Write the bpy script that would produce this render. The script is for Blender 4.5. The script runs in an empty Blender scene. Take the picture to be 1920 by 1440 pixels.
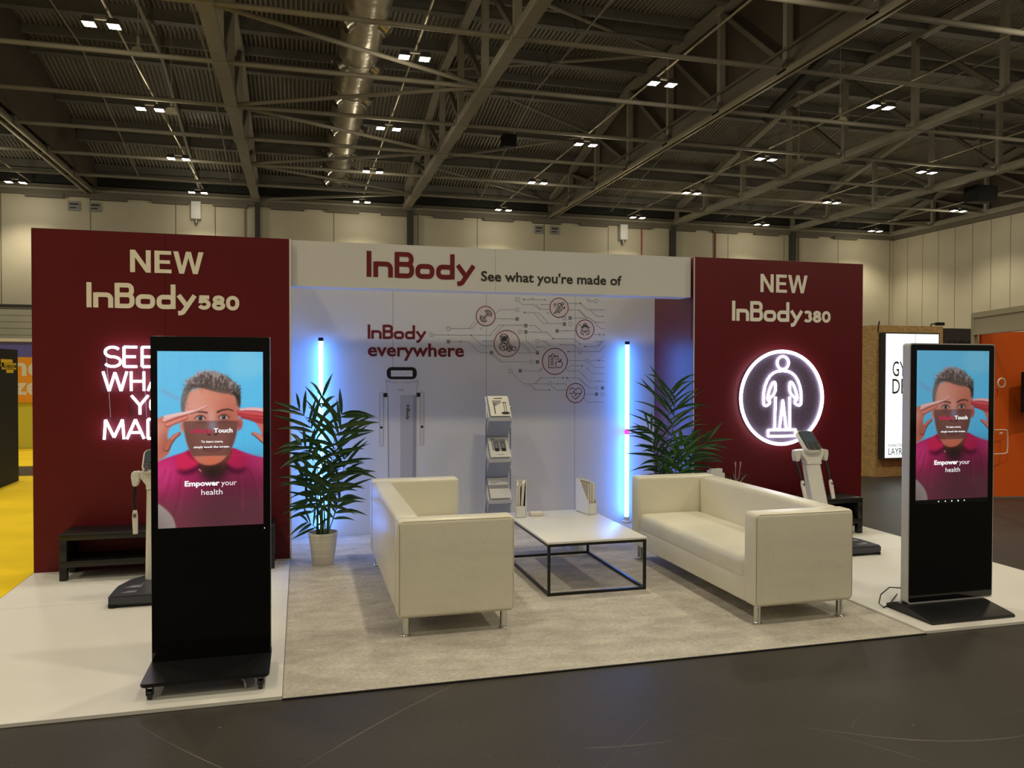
import bpy, bmesh, math, random
import numpy as np
from mathutils import Vector, Matrix

# ------------------------------------------------------------------ camera, world, exposure, hall lamps
S = bpy.context.scene
COL = S.collection
cam = bpy.data.cameras.new('camera'); cam_o = bpy.data.objects.new('camera', cam); COL.objects.link(cam_o)
cam.sensor_fit = 'HORIZONTAL'; cam.sensor_width = 36.0
cam.lens = 36.0 * 1476.73 / 1920.0
cam.clip_end = 300
YAW, PITCH, ROLL = 0.2625, -0.0163, -0.0020
cam_o.location = (0.0933, -4.204, 1.6981)
cam_o.rotation_euler = (Matrix.Rotation(-YAW, 3, 'Z') @ Matrix.Rotation(math.pi/2 + PITCH, 3, 'X') @ Matrix.Rotation(-ROLL, 3, 'Z')).to_euler()
S.camera = cam_o
S.view_settings.view_transform = 'Standard'; S.view_settings.look = 'None'
S.view_settings.gamma = 1.0; S.view_settings.use_curve_mapping = False
S.view_settings.exposure = 0.0
w = bpy.data.worlds.new('hall_air'); S.world = w; w.use_nodes = True
w.node_tree.nodes['Background'].inputs[0].default_value = (1.0, 0.86, 0.62, 1)
w.node_tree.nodes['Background'].inputs[1].default_value = 0.13
LAMP_W = 575.0
ROOF_FILL_W = 42.0
LAMP_COL = (1.0, 0.89, 0.65)
def hall_lamp_and_fill(name, loc, parent=None):
    l = bpy.data.lights.new(name, 'SPOT'); l.energy = LAMP_W; l.color = LAMP_COL
    l.spot_size = math.radians(125); l.spot_blend = 0.7; l.shadow_soft_size = 0.22
    o = bpy.data.objects.new(name, l); COL.objects.link(o); o.location = loc
    if parent: o.parent = parent
    # added point lamp brightens roof and trusses, standing in for diffuser spill
    l = bpy.data.lights.new(name, 'POINT'); l.energy = ROOF_FILL_W; l.color = LAMP_COL; l.shadow_soft_size = 0.25
    p = bpy.data.objects.new(name, l); COL.objects.link(p); p.location = (loc[0], loc[1], loc[2]-0.25)
    return o
LAMP_X = (-11.9, -4.45, 3.0, 10.1, 17.5, 25.0, 32.5)
LAMP_Y = (34.8, 28.8, 22.8, 16.55)
LAMP_Z = 9.9
# the same lamp grid goes on over and behind the camera, outside the frame
for lx in (-19.2,) + LAMP_X[:6]:
    for ly in (10.4, 4.2, -2.0, -8.2, -14.4):
        hall_lamp_and_fill('hall_lamp_and_fill', (lx, ly, LAMP_Z))

# ------------------------------------------------------------------ helpers
def tag(o, label=None, cat=None, group=None, kind=None):
    if label: o['label'] = label
    if cat: o['category'] = cat
    if group: o['group'] = group
    if kind: o['kind'] = kind
    return o
def thing(name, label, cat, loc=(0, 0, 0), rotz=0.0, group=None):
    o = bpy.data.objects.new(name, None); COL.objects.link(o)
    o.empty_display_size = 0.1
    o.location = loc; o.rotation_euler = (0, 0, rotz)
    return tag(o, label, cat, group)
def dup(root, loc, label=None, rotz=None):
    r = root.copy(); COL.objects.link(r); r.location = loc
    if rotz is not None: r.rotation_euler = (0, 0, rotz)
    if label: r['label'] = label
    for ch in list(root.children):
        c = ch.copy(); COL.objects.link(c); c.parent = r
        for g in list(ch.children):
            d = g.copy(); COL.objects.link(d); d.parent = c
    return r

class MB:
    """collects shapes for one mesh"""
    def __init__(s): s.v = []; s.f = []; s.m = []; s.s = []; s.mi = 0
    def add(s, vs, fs, smooth=False):
        b = len(s.v); s.v += [tuple(x) for x in vs]
        for f in fs: s.f.append(tuple(i + b for i in f)); s.m.append(s.mi); s.s.append(smooth)
        return s
    def mat(s, i): s.mi = i; return s
    def bm(s, bm, smooth=False):
        bm.verts.index_update()
        s.add([v.co[:] for v in bm.verts], [[v.index for v in f.verts] for f in bm.faces], smooth); bm.free(); return s
    def box(s, x0, x1, y0, y1, z0, z1, bev=0.0, seg=3, mtx=None):
        bm = bmesh.new(); bmesh.ops.create_cube(bm, size=1.0)
        for v in bm.verts:
            v.co = Vector(((x0+x1)/2 + v.co.x*(x1-x0), (y0+y1)/2 + v.co.y*(y1-y0), (z0+z1)/2 + v.co.z*(z1-z0)))
        if bev > 0:
            bmesh.ops.bevel(bm, geom=bm.edges[:], offset=bev, segments=seg, affect='EDGES', profile=0.5)
        if mtx: bm.transform(mtx)
        return s.bm(bm, bev > 0)
    def prism(s, pts, a, b, axis='y', bev=0.0, seg=2):
        """closed 2-D outline pushed along an axis from a to b"""
        n = len(pts)
        def P(p, t): return {'y': (p[0], t, p[1]), 'x': (t, p[0], p[1]), 'z': (p[0], p[1], t)}[axis]
        bm = bmesh.new()
        v0 = [bm.verts.new(P(p, a)) for p in pts]; v1 = [bm.verts.new(P(p, b)) for p in pts]
        bm.faces.new(v0); bm.faces.new(v1[::-1])
        for i in range(n): bm.faces.new((v0[i], v1[i], v1[(i+1) % n], v0[(i+1) % n]))
        bmesh.ops.recalc_face_normals(bm, faces=bm.faces[:])
        if bev > 0: bmesh.ops.bevel(bm, geom=bm.edges[:], offset=bev, segments=seg, affect='EDGES')
        return s.bm(bm, bev > 0)
    def tube(s, pts, r, n=8, caps=True, closed=False):
        P = [Vector(p) for p in pts]; R = r if isinstance(r, (list, tuple)) else [r]*len(P)
        vs = []; fs = []; N = len(P); up = None
        for i in range(N):
            if closed: d = P[(i+1) % N] - P[i-1]
            else: d = P[min(i+1, N-1)] - P[max(i-1, 0)]
            d.normalize()
            if up is None:
                a = Vector((0, 0, 1)) if abs(d.z) < 0.9 else Vector((1, 0, 0)); up = d.cross(a).normalized()
            up = (up - d*up.dot(d)).normalized(); e = d.cross(up)
            for k in range(n):
                t = 2*math.pi*k/n; vs.append(P[i] + (up*math.cos(t) + e*math.sin(t))*R[i])
        for i in range(N if closed else N-1):
            j = (i+1) % N
            for k in range(n): fs.append((i*n+k, i*n+(k+1) % n, j*n+(k+1) % n, j*n+k))
        if caps and not closed: fs.append(tuple(range(n))[::-1]); fs.append(tuple((N-1)*n+k for k in range(n)))
        return s.add(vs, fs, True)
    def bent(s, pts, r, n=8):
        """tube whose sharp corners keep their full thickness"""
        run = [pts[0]]
        for i in range(1, len(pts)):
            run.append(pts[i])
            if i < len(pts)-1:
                d0 = Vector(pts[i])-Vector(pts[i-1]); d1 = Vector(pts[i+1])-Vector(pts[i])
                if d0.length > 1e-9 and d1.length > 1e-9 and d0.angle(d1) > 0.6: s.tube(run, r, n); run = [pts[i]]
        return s.tube(run, r, n)
    def lathe(s, prof, n=32, c=(0, 0), caps=True):
        vs = []; fs = []
        for r, z in prof:
            for k in range(n):
                t = 2*math.pi*k/n; vs.append((c[0]+r*math.cos(t), c[1]+r*math.sin(t), z))
        for i in range(len(prof)-1):
            for k in range(n): fs.append((i*n+k, i*n+(k+1) % n, (i+1)*n+(k+1) % n, (i+1)*n+k))
        if caps: fs.append(tuple(range(n))[::-1]); fs.append(tuple((len(prof)-1)*n+k for k in range(n)))
        return s.add(vs, fs, True)
    def bar(s, a, b, w, h, up=(0, 0, 1)):
        """square bar from a to b"""
        a = Vector(a); b = Vector(b); d = (b-a).normalized(); u = Vector(up)
        if abs(d.dot(u)) > 0.98: u = Vector((0, 1, 0))
        x = d.cross(u).normalized()*w/2; y = x.cross(d).normalized()*h/2
        vs = [p + sx*x + sy*y for p in (a, b) for sx, sy in ((-1, -1), (1, -1), (1, 1), (-1, 1))]
        return s.add(vs, [(0, 1, 2, 3), (7, 6, 5, 4), (0, 4, 5, 1), (1, 5, 6, 2), (2, 6, 7, 3), (3, 7, 4, 0)])
    # flat artwork on an upright face: (x, z) -> (x, y, z), looking along +y
    def flat(s, pts, y): return s.add([(p[0], y, p[1]) for p in pts], [tuple(range(len(pts)))])
    def stroke(s, pts, wd, y, closed=False):
        s.k = getattr(s, 'k', 0)+1; y = y - 0.00012*(s.k % 9)
        P = [Vector((p[0], p[1])) for p in pts]
        if len(P) > 3 and (P[0]-P[-1]).length < 1e-6: closed = True
        if closed and (P[0]-P[-1]).length < 1e-6: P.pop()
        N = len(P); L = []; R = []
        for i in range(N):
            if closed: p, q = P[i-1], P[(i+1) % N]
            else: p, q = P[max(i-1, 0)], P[min(i+1, N-1)]
            d0 = (P[i]-p) if (P[i]-p).length > 1e-9 else (q-P[i]); d1 = (q-P[i]) if (q-P[i]).length > 1e-9 else d0
            d0 = d0.normalized(); d1 = d1.normalized()
            n0 = Vector((-d0.y, d0.x)); n1 = Vector((-d1.y, d1.x)); m = n0+n1
            if m.length < 1e-6: m = n0
            m.normalize(); k = 1/max(0.4, m.dot(n0))
            L.append(P[i]+m*wd/2*k); R.append(P[i]-m*wd/2*k)
        vs = [(p.x, y, p.y) for p in L] + [(p.x, y, p.y) for p in R]
        fs = [(i, N+i, N+(i+1) % N, (i+1) % N) for i in range(N if closed else N-1)]
        return s.add(vs, fs)
    def disc(s, cx, cz, r, y, n=40, r0=0.0):
        ring = lambda q: [(cx+q*math.cos(2*math.pi*k/n), y, cz+q*math.sin(2*math.pi*k/n)) for k in range(n)]
        if r0 <= 0: return s.add(ring(r), [tuple(range(n))])
        return s.add(ring(r)+ring(r0), [(k, (k+1) % n, n+(k+1) % n, n+k) for k in range(n)])
    def obj(s, name, mats, parent=None, loc=None):
        me = bpy.data.meshes.new(name); me.from_pydata(s.v, [], s.f); me.update()
        for m in (mats if isinstance(mats, (list, tuple)) else [mats]): me.materials.append(m)
        me.polygons.foreach_set('material_index', s.m); me.polygons.foreach_set('use_smooth', s.s)
        if any(s.s): me.set_sharp_from_angle(angle=math.radians(50))
        o = bpy.data.objects.new(name, me); COL.objects.link(o)
        if parent: o.parent = parent
        if loc: o.location = loc
        return o

def arc(cx, cz, rx, a0, a1, n=12, rz=None):
    rz = rx if rz is None else rz
    return [(cx+rx*math.cos(math.radians(a0+(a1-a0)*i/n)), cz+rz*math.sin(math.radians(a0+(a1-a0)*i/n))) for i in range(n+1)]
def smooth(pts, it=2, closed=False):
    for _ in range(it):
        q = [] if closed else [pts[0]]
        n = len(pts)
        for i in range(n if closed else n-1):
            a = Vector(pts[i]); b = Vector(pts[(i+1) % n]); q += [tuple(a*.75+b*.25), tuple(a*.25+b*.75)]
        pts = q if closed else q + [pts[-1]]
    return pts

# text in Blender's built-in face, made heavier with an outline offset, fitted to a cap height and a width
_txt = {}
def glyphs(text, bold, res=3):
    k = (text, bold)
    if k not in _txt:
        cu = bpy.data.curves.new('lettering', 'FONT'); cu.body = text; cu.offset = bold; cu.resolution_u = res
        cu.align_x = 'LEFT'; o = bpy.data.objects.new('lettering', cu); COL.objects.link(o)
        bpy.context.view_layer.update()
        me = bpy.data.meshes.new_from_object(o.evaluated_get(bpy.context.evaluated_depsgraph_get()))
        _txt[k] = ([tuple(v.co[:2]) for v in me.vertices], [tuple(p.vertices) for p in me.polygons])
        bpy.data.objects.remove(o); bpy.data.curves.remove(cu); bpy.data.meshes.remove(me)
    return _txt[k]
def text(mb, string, x0, x1, z0, cap, y, bold=0.0, face=None):
    vs, fs = glyphs(string, bold); hv, _ = glyphs('H', bold)
    zb = min(v[1] for v in hv); hh = max(v[1] for v in hv) - zb
    xa = min(v[0] for v in vs); xb = max(v[0] for v in vs)
    kx = (x1-x0)/(xb-xa) if x1 is not None else cap/hh
    pts = [(x0+(v[0]-xa)*kx, z0+(v[1]-zb)*cap/hh) for v in vs]
    mb.add([(p[0], y, p[1]) if face is None else face(p) for p in pts], fs)
    return mb

# ------------------------------------------------------------------ materials
def lin(c): return tuple(((x/255)/12.92 if x/255 <= 0.04045 else ((x/255+0.055)/1.055)**2.4) for x in c)
def mat(name, rgb, rough=0.5, metal=0.0, spec=0.5, noise=0.0, nscale=20.0, bump=0.0, bscale=60.0, stretch=(1, 1, 1), emit=None, estr=0.0, coat=0.0, alpha=1.0):
    m = bpy.data.materials.new(name); m.use_nodes = True; nt = m.node_tree; b = nt.nodes['Principled BSDF']
    c = lin(rgb)
    b.inputs['Base Color'].default_value = (*c, 1); b.inputs['Roughness'].default_value = rough
    b.inputs['Metallic'].default_value = metal; b.inputs['Specular IOR Level'].default_value = spec
    if coat: b.inputs['Coat Weight'].default_value = coat; b.inputs['Coat Roughness'].default_value = 0.03
    if emit: b.inputs['Emission Color'].default_value = (*lin(emit), 1); b.inputs['Emission Strength'].default_value = estr
    if alpha < 1: b.inputs['Alpha'].default_value = alpha
    if noise or bump:
        tc = nt.nodes.new('ShaderNodeTexCoord'); mp = nt.nodes.new('ShaderNodeMapping'); mp.inputs['Scale'].default_value = stretch
        nt.links.new(tc.outputs['Object'], mp.inputs['Vector'])
    if noise:
        n = nt.nodes.new('ShaderNodeTexNoise'); n.inputs['Scale'].default_value = nscale; n.inputs['Detail'].default_value = 5
        nt.links.new(mp.outputs[0], n.inputs['Vector'])
        r = nt.nodes.new('ShaderNodeMapRange'); r.inputs[1].default_value = 0.3; r.inputs[2].default_value = 0.7
        r.inputs[3].default_value = 1-noise; r.inputs[4].default_value = 1+noise
        nt.links.new(n.outputs['Fac'], r.inputs[0])
        x = nt.nodes.new('ShaderNodeVectorMath'); x.operation = 'SCALE'; x.inputs[0].default_value = c
        nt.links.new(r.outputs[0], x.inputs['Scale']); nt.links.new(x.outputs[0], b.inputs['Base Color'])
    if bump:
        n2 = nt.nodes.new('ShaderNodeTexNoise'); n2.inputs['Scale'].default_value = bscale; n2.inputs['Detail'].default_value = 3
        nt.links.new(mp.outputs[0], n2.inputs['Vector'])
        bp = nt.nodes.new('ShaderNodeBump'); bp.inputs['Strength'].default_value = bump; bp.inputs['Distance'].default_value = 0.02
        nt.links.new(n2.outputs['Fac'], bp.inputs['Height']); nt.links.new(bp.outputs[0], b.inputs['Normal'])
    return m
def glow(name, rgb, strength):
    m = bpy.data.materials.new(name); m.use_nodes = True; nt = m.node_tree; nt.nodes.clear()
    e = nt.nodes.new('ShaderNodeEmission'); e.inputs[0].default_value = (*lin(rgb), 1); e.inputs[1].default_value = strength
    o = nt.nodes.new('ShaderNodeOutputMaterial'); nt.links.new(e.outputs[0], o.inputs[0]); return m
def clear(name, rgb, keep):
    m = bpy.data.materials.new(name); m.use_nodes = True; nt = m.node_tree; nt.nodes.clear()
    t = nt.nodes.new('ShaderNodeBsdfTransparent'); t.inputs[0].default_value = (*lin(rgb), 1)
    d = nt.nodes.new('ShaderNodeBsdfPrincipled'); d.inputs['Base Color'].default_value = (*lin(rgb), 1); d.inputs['Roughness'].default_value = 0.12
    x = nt.nodes.new('ShaderNodeMixShader'); x.inputs[0].default_value = 1-keep
    o = nt.nodes.new('ShaderNodeOutputMaterial')
    nt.links.new(t.outputs[0], x.inputs[1]); nt.links.new(d.outputs[0], x.inputs[2]); nt.links.new(x.outputs[0], o.inputs[0]); return m
def seamed(name, rgb, axis, pitch, width, dark, rough=0.55, off=0.0, noise=0.06):
    """a panelled surface: thin darker joints every `pitch` metres along one object axis"""
    m = mat(name, rgb, rough, noise=noise, nscale=0.6); nt = m.node_tree; b = nt.nodes['Principled BSDF']
    tc = nt.nodes.new('ShaderNodeTexCoord'); sp = nt.nodes.new('ShaderNodeSeparateXYZ'); nt.links.new(tc.outputs['Object'], sp.inputs[0])
    a = nt.nodes.new('ShaderNodeMath'); a.operation = 'ADD'; a.inputs[1].default_value = 1000*pitch + off; nt.links.new(sp.outputs[axis], a.inputs[0])
    d = nt.nodes.new('ShaderNodeMath'); d.operation = 'MODULO'; d.inputs[1].default_value = pitch; nt.links.new(a.outputs[0], d.inputs[0])
    l = nt.nodes.new('ShaderNodeMath'); l.operation = 'LESS_THAN'; l.inputs[1].default_value = width; nt.links.new(d.outputs[0], l.inputs[0])
    x = nt.nodes.new('ShaderNodeMixRGB'); x.inputs[2].default_value = (*lin(dark), 1); nt.links.new(l.outputs[0], x.inputs[0])
    src = b.inputs['Base Color'].links[0].from_socket
    nt.links.new(src, x.inputs[1]); nt.links.new(x.outputs[0], b.inputs['Base Color']); return m

M = {}
M['white_board'] = mat('white_board', (226, 224, 218), 0.45, noise=0.02, nscale=2)
M['white_gloss'] = mat('white_gloss', (228, 228, 226), 0.25)
M['white_wall'] = mat('white_wall', (222, 222, 222), 0.5)
M['maroon'] = mat('maroon', (98, 17, 26), 0.5, spec=0.3, noise=0.04, nscale=3)
M['maroon_seam'] = mat('maroon_seam', (60, 8, 14), 0.7)
M['maroon_print'] = mat('maroon_print', (112, 14, 28), 0.55)
M['pale_print'] = mat('pale_print', (250, 245, 232), 0.6)
M['grey_print'] = mat('grey_print', (92, 92, 94), 0.6)
M['trace_print'] = mat('trace_print', (150, 150, 152), 0.6)
M['square_print'] = mat('square_print', (132, 132, 134), 0.6)
M['ink'] = mat('ink', (28, 26, 28), 0.6)
M['badge_fill'] = mat('badge_fill', (222, 210, 212), 0.6)
M['seam_grey'] = mat('seam_grey', (120, 120, 124), 0.7)
M['leather'] = mat('leather', (228, 224, 206), 0.33, spec=0.5, noise=0.03, nscale=3, bump=0.25, bscale=9)
M['leather_seam'] = mat('leather_seam', (170, 160, 132), 0.6)
M['chrome'] = mat('chrome', (210, 210, 205), 0.12, metal=1)
M['black_metal'] = mat('black_metal', (12, 12, 13), 0.4)
M['black_gloss'] = mat('black_gloss', (5, 5, 6), 0.06, spec=0.5)
M['black_satin'] = mat('black_satin', (20, 20, 22), 0.35)
M['black_matte'] = mat('black_matte', (12, 12, 13), 0.75)
M['black_wood'] = mat('black_wood', (17, 16, 16), 0.45, noise=0.25, nscale=12, stretch=(1, 8, 8))
M['aluminium'] = mat('aluminium', (205, 205, 208), 0.4, metal=0.15)
M['steel_grey'] = mat('steel_grey', (130, 132, 138), 0.35, metal=0.9)
M['device_white'] = mat('device_white', (226, 224, 218), 0.3)
M['device_grey'] = mat('device_grey', (58, 60, 70), 0.4)
M['device_dark'] = mat('device_dark', (22, 23, 28), 0.3)
M['soil'] = mat('soil', (30, 22, 16), 0.95, noise=0.3, nscale=60)
M['pot'] = mat('pot', (222, 216, 200), 0.45)
M['leaf'] = mat('leaf', (32, 74, 30), 0.4, noise=0.35, nscale=7)
M['leaf_bright'] = mat('leaf_bright', (58, 112, 38), 0.4, noise=0.3, nscale=7)
M['stem'] = mat('stem', (70, 96, 40), 0.5)
M['leaf_pink'] = mat('leaf_pink', (196, 150, 150), 0.4)
M['paper'] = mat('paper', (226, 222, 212), 0.7)
M['paper_edge'] = mat('paper_edge', (176, 166, 140), 0.8)
M['paper_grey'] = mat('paper_grey', (150, 150, 150), 0.7)
M['acrylic'] = clear('acrylic', (200, 206, 214), 0.45)
M['neon'] = glow('neon', (236, 242, 250), 8.0)
M['neon_text'] = glow('neon_text', (250, 240, 255), 8.0)
M['neon_back'] = clear('neon_back', (236, 226, 234), 0.99)
M['neon_disc'] = clear('neon_disc', (170, 150, 176), 0.74)
M['led_blue'] = glow('led_blue', (70, 140, 255), 21.0)
M['led_pink'] = glow('led_pink', (255, 60, 170), 2.2)
M['steel'] = mat('roof_steel', (152, 146, 132), 0.6, noise=0.08, nscale=2)
M['steel_dark'] = mat('roof_steel_dark', (110, 104, 92), 0.65)
M['purlin'] = mat('purlin', (116, 114, 108), 0.6)
M['deck'] = mat('deck', (150, 144, 132), 0.5)
M['curtain'] = mat('smoke_curtain', (84, 74, 64), 0.75, noise=0.08, nscale=0.7)
M['roof_dark'] = mat('roof_dark', (44, 44, 40), 0.8)
M['scratch'] = mat('scratch', (128, 120, 104), 0.6)
M['scuff'] = mat('scuff', (74, 70, 63), 0.6)
M['rail'] = mat('rail', (190, 180, 160), 0.35, metal=0.6)
M['duct'] = mat('duct_foil', (178, 168, 150), 0.28, metal=0.55, noise=0.15, nscale=1.2, bump=1.0, bscale=3.5)
M['duct_band'] = mat('duct_band', (200, 196, 186), 0.25, metal=0.9)
M['lamp_face'] = glow('lamp_face', (255, 250, 226), 22.0)
M['wall_beige'] = seamed('wall_beige', (206, 198, 176), 0, 3.72, 0.05, (130, 122, 100), off=2.0)
M['wall_side'] = seamed('wall_side', (206, 198, 176), 1, 1.19, 0.045, (140, 132, 108), off=0.1)
M['shutter'] = seamed('shutter', (196, 190, 170), 2, 0.3, 0.03, (130, 124, 106))
M['dark_column'] = mat('dark_column', (60, 60, 58), 0.6)
M['red_pipe'] = mat('red_pipe', (150, 60, 50), 0.5)
M['yellow'] = mat('yellow_carpet', (240, 205, 4), 0.9, noise=0.1, nscale=1.2)
M['orange'] = mat('orange_panel', (246, 104, 16), 0.6)
M['orange_sign'] = mat('orange_sign', (240, 160, 40), 0.6)
M['purple'] = mat('purple', (96, 96, 190), 0.6)
M['lime_wall'] = mat('lime_wall', (206, 200, 70), 0.7)
M['shell_frame'] = mat('shell_frame', (176, 168, 146), 0.5)
M['charcoal'] = mat('charcoal', (52, 50, 48), 0.7)
M['lightbox'] = glow('lightbox', (246, 255, 252), 1.15)
M['yellow_logo'] = mat('yellow_logo', (240, 200, 20), 0.6)
M['maroon_laminate'] = mat('maroon_laminate', (100, 18, 30), 0.42, spec=0.9)
M['print_light'] = mat('print_light', (214, 211, 212), 0.6)
M['print_mid'] = mat('print_mid', (186, 184, 187), 0.6)
M['print_shade'] = mat('print_shade', (158, 157, 163), 0.6)
M['screen_text'] = glow('screen_text', (255, 255, 255), 1.0)
M['screen_red'] = glow('screen_red', (205, 40, 90), 0.9)

def concrete():
    m = mat('concrete', (57, 54, 50), 0.48, spec=0.25, noise=0.22, nscale=0.9, bump=0.05, bscale=30); nt = m.node_tree; b = nt.nodes['Principled BSDF']
    tc = nt.nodes.new('ShaderNodeTexCoord')
    src = b.inputs['Base Color'].links[0].from_socket
    for rot, sc, th in ((0.5, (0.6, 7, 1), 0.735), (-0.35, (0.5, 9, 1), 0.745), (1.3, (0.7, 6, 1), 0.75)):   # wheel scuffs and scratches
        mp = nt.nodes.new('ShaderNodeMapping'); mp.inputs['Rotation'].default_value = (0, 0, rot); mp.inputs['Scale'].default_value = sc
        nt.links.new(tc.outputs['Object'], mp.inputs['Vector'])
        n = nt.nodes.new('ShaderNodeTexNoise'); n.inputs['Scale'].default_value = 2.2; n.inputs['Detail'].default_value = 6; n.inputs['Roughness'].default_value = 0.7
        nt.links.new(mp.outputs[0], n.inputs['Vector'])
        r = nt.nodes.new('ShaderNodeMapRange'); r.inputs[1].default_value = th-0.05; r.inputs[2].default_value = th+0.06; r.inputs[4].default_value = 0.28
        nt.links.new(n.outputs['Fac'], r.inputs[0])
        x = nt.nodes.new('ShaderNodeMixRGB'); x.inputs[2].default_value = (*lin((150, 142, 126)), 1)
        nt.links.new(r.outputs[0], x.inputs[0]); nt.links.new(src, x.inputs[1]); src = x.outputs[0]
    n = nt.nodes.new('ShaderNodeTexNoise'); n.inputs['Scale'].default_value = 90; n.inputs['Detail'].default_value = 2
    nt.links.new(tc.outputs['Object'], n.inputs['Vector'])
    r = nt.nodes.new('ShaderNodeMapRange'); r.inputs[1].default_value = 0.71; r.inputs[2].default_value = 0.76; r.inputs[4].default_value = 0.5
    nt.links.new(n.outputs['Fac'], r.inputs[0])
    x = nt.nodes.new('ShaderNodeMixRGB'); x.inputs[2].default_value = (*lin((170, 162, 146)), 1)
    nt.links.new(r.outputs[0], x.inputs[0]); nt.links.new(src, x.inputs[1]); nt.links.new(x.outputs[0], b.inputs['Base Color'])
    return m
M['concrete'] = concrete()
def carpet_mat():
    m = mat('grey_carpet', (200, 194, 184), 0.95, spec=0.1, noise=0.16, nscale=5.5, stretch=(0.8, 1.5, 1), bump=0.5, bscale=260); nt = m.node_tree; b = nt.nodes['Principled BSDF']
    tc = nt.nodes.new('ShaderNodeTexCoord'); n = nt.nodes.new('ShaderNodeTexNoise'); n.inputs['Scale'].default_value = 45; n.inputs['Detail'].default_value = 4
    nt.links.new(tc.outputs['Object'], n.inputs['Vector'])
    r = nt.nodes.new('ShaderNodeMapRange'); r.inputs[1].default_value = 0.3; r.inputs[2].default_value = 0.7; r.inputs[3].default_value = 0.86; r.inputs[4].default_value = 1.12
    nt.links.new(n.outputs['Fac'], r.inputs[0])
    src = b.inputs['Base Color'].links[0].from_socket
    x = nt.nodes.new('ShaderNodeVectorMath'); x.operation = 'SCALE'; nt.links.new(src, x.inputs[0]); nt.links.new(r.outputs[0], x.inputs['Scale'])
    nt.links.new(x.outputs[0], b.inputs['Base Color']); return m
M['carpet'] = carpet_mat()
def osb():
    m = mat('chipboard', (205, 170, 112), 0.7, noise=0.16, nscale=14, stretch=(1, 1, 2.6)); nt = m.node_tree; b = nt.nodes['Principled BSDF']
    tc = nt.nodes.new('ShaderNodeTexCoord'); v = nt.nodes.new('ShaderNodeTexVoronoi'); v.inputs['Scale'].default_value = 22
    nt.links.new(tc.outputs['Object'], v.inputs['Vector'])
    x = nt.nodes.new('ShaderNodeMixRGB'); x.blend_type = 'MULTIPLY'; x.inputs[0].default_value = 0.28
    src = b.inputs['Base Color'].links[0].from_socket
    nt.links.new(src, x.inputs[1]); bw = nt.nodes.new('ShaderNodeRGBToBW'); nt.links.new(v.outputs['Color'], bw.inputs[0]); nt.links.new(bw.outputs[0], x.inputs[2]); nt.links.new(x.outputs[0], b.inputs['Base Color']); return m
M['osb'] = osb()

# artwork printed on the stand's back wall, in millimetres along the wall and up from the floor
SQ_OPEN=[(1609,2149),(2364,2476),(2395,2124),(2593,2027),(2970,2219),(3274,2481),(3283,1513)]
SQ_DOT=[(1427,2079),(2363,2362),(2525,1799),(2289,1699),(2733,1560),(3083,1912),(3170,1817),(3354,1443),(2903,2283)]
SQ_FULL=[(1608,2010),(2363,2264),(2461,2194),(2461,2125),(2970,2286),(2903,2218),(2818,2142),(2077,1896),(2593,1898),(2593,1799),(2398,1702),(3354,1512),(3283,1443)]
DOTS=[(1608,2081,6),(1854,2081,10),(1738,2010,9),(1961,2151,6),(1999,2022,7),(2225,2264,5),(2436,2478,9),(2678,2480,8),(2447,2335,10),(2641,2426,6),(2712,2334,7),(2510,2195,6),(2775,2055,10),(2593,1964,8),(2938,2144,6),(3091,2451,10),(3354,2312,7),(3264,2244,6),(3319,2108,9),(3364,2106,9),(2856,1989,6),(3082,2001,7),(3146,1974,10),(2947,1914,9),(3306,1818,10),(3113,1759,9),(3171,1733,6),(3131,1648,6),(3316,1588,7),(2890,1625,10),(2933,1625,10),(2783,1625,6),(2783,1559,6),(2823,1559,9),(2733,1493,9),(3287,1355,6),(2387,1895,5),(2971,2376,6)]
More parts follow.
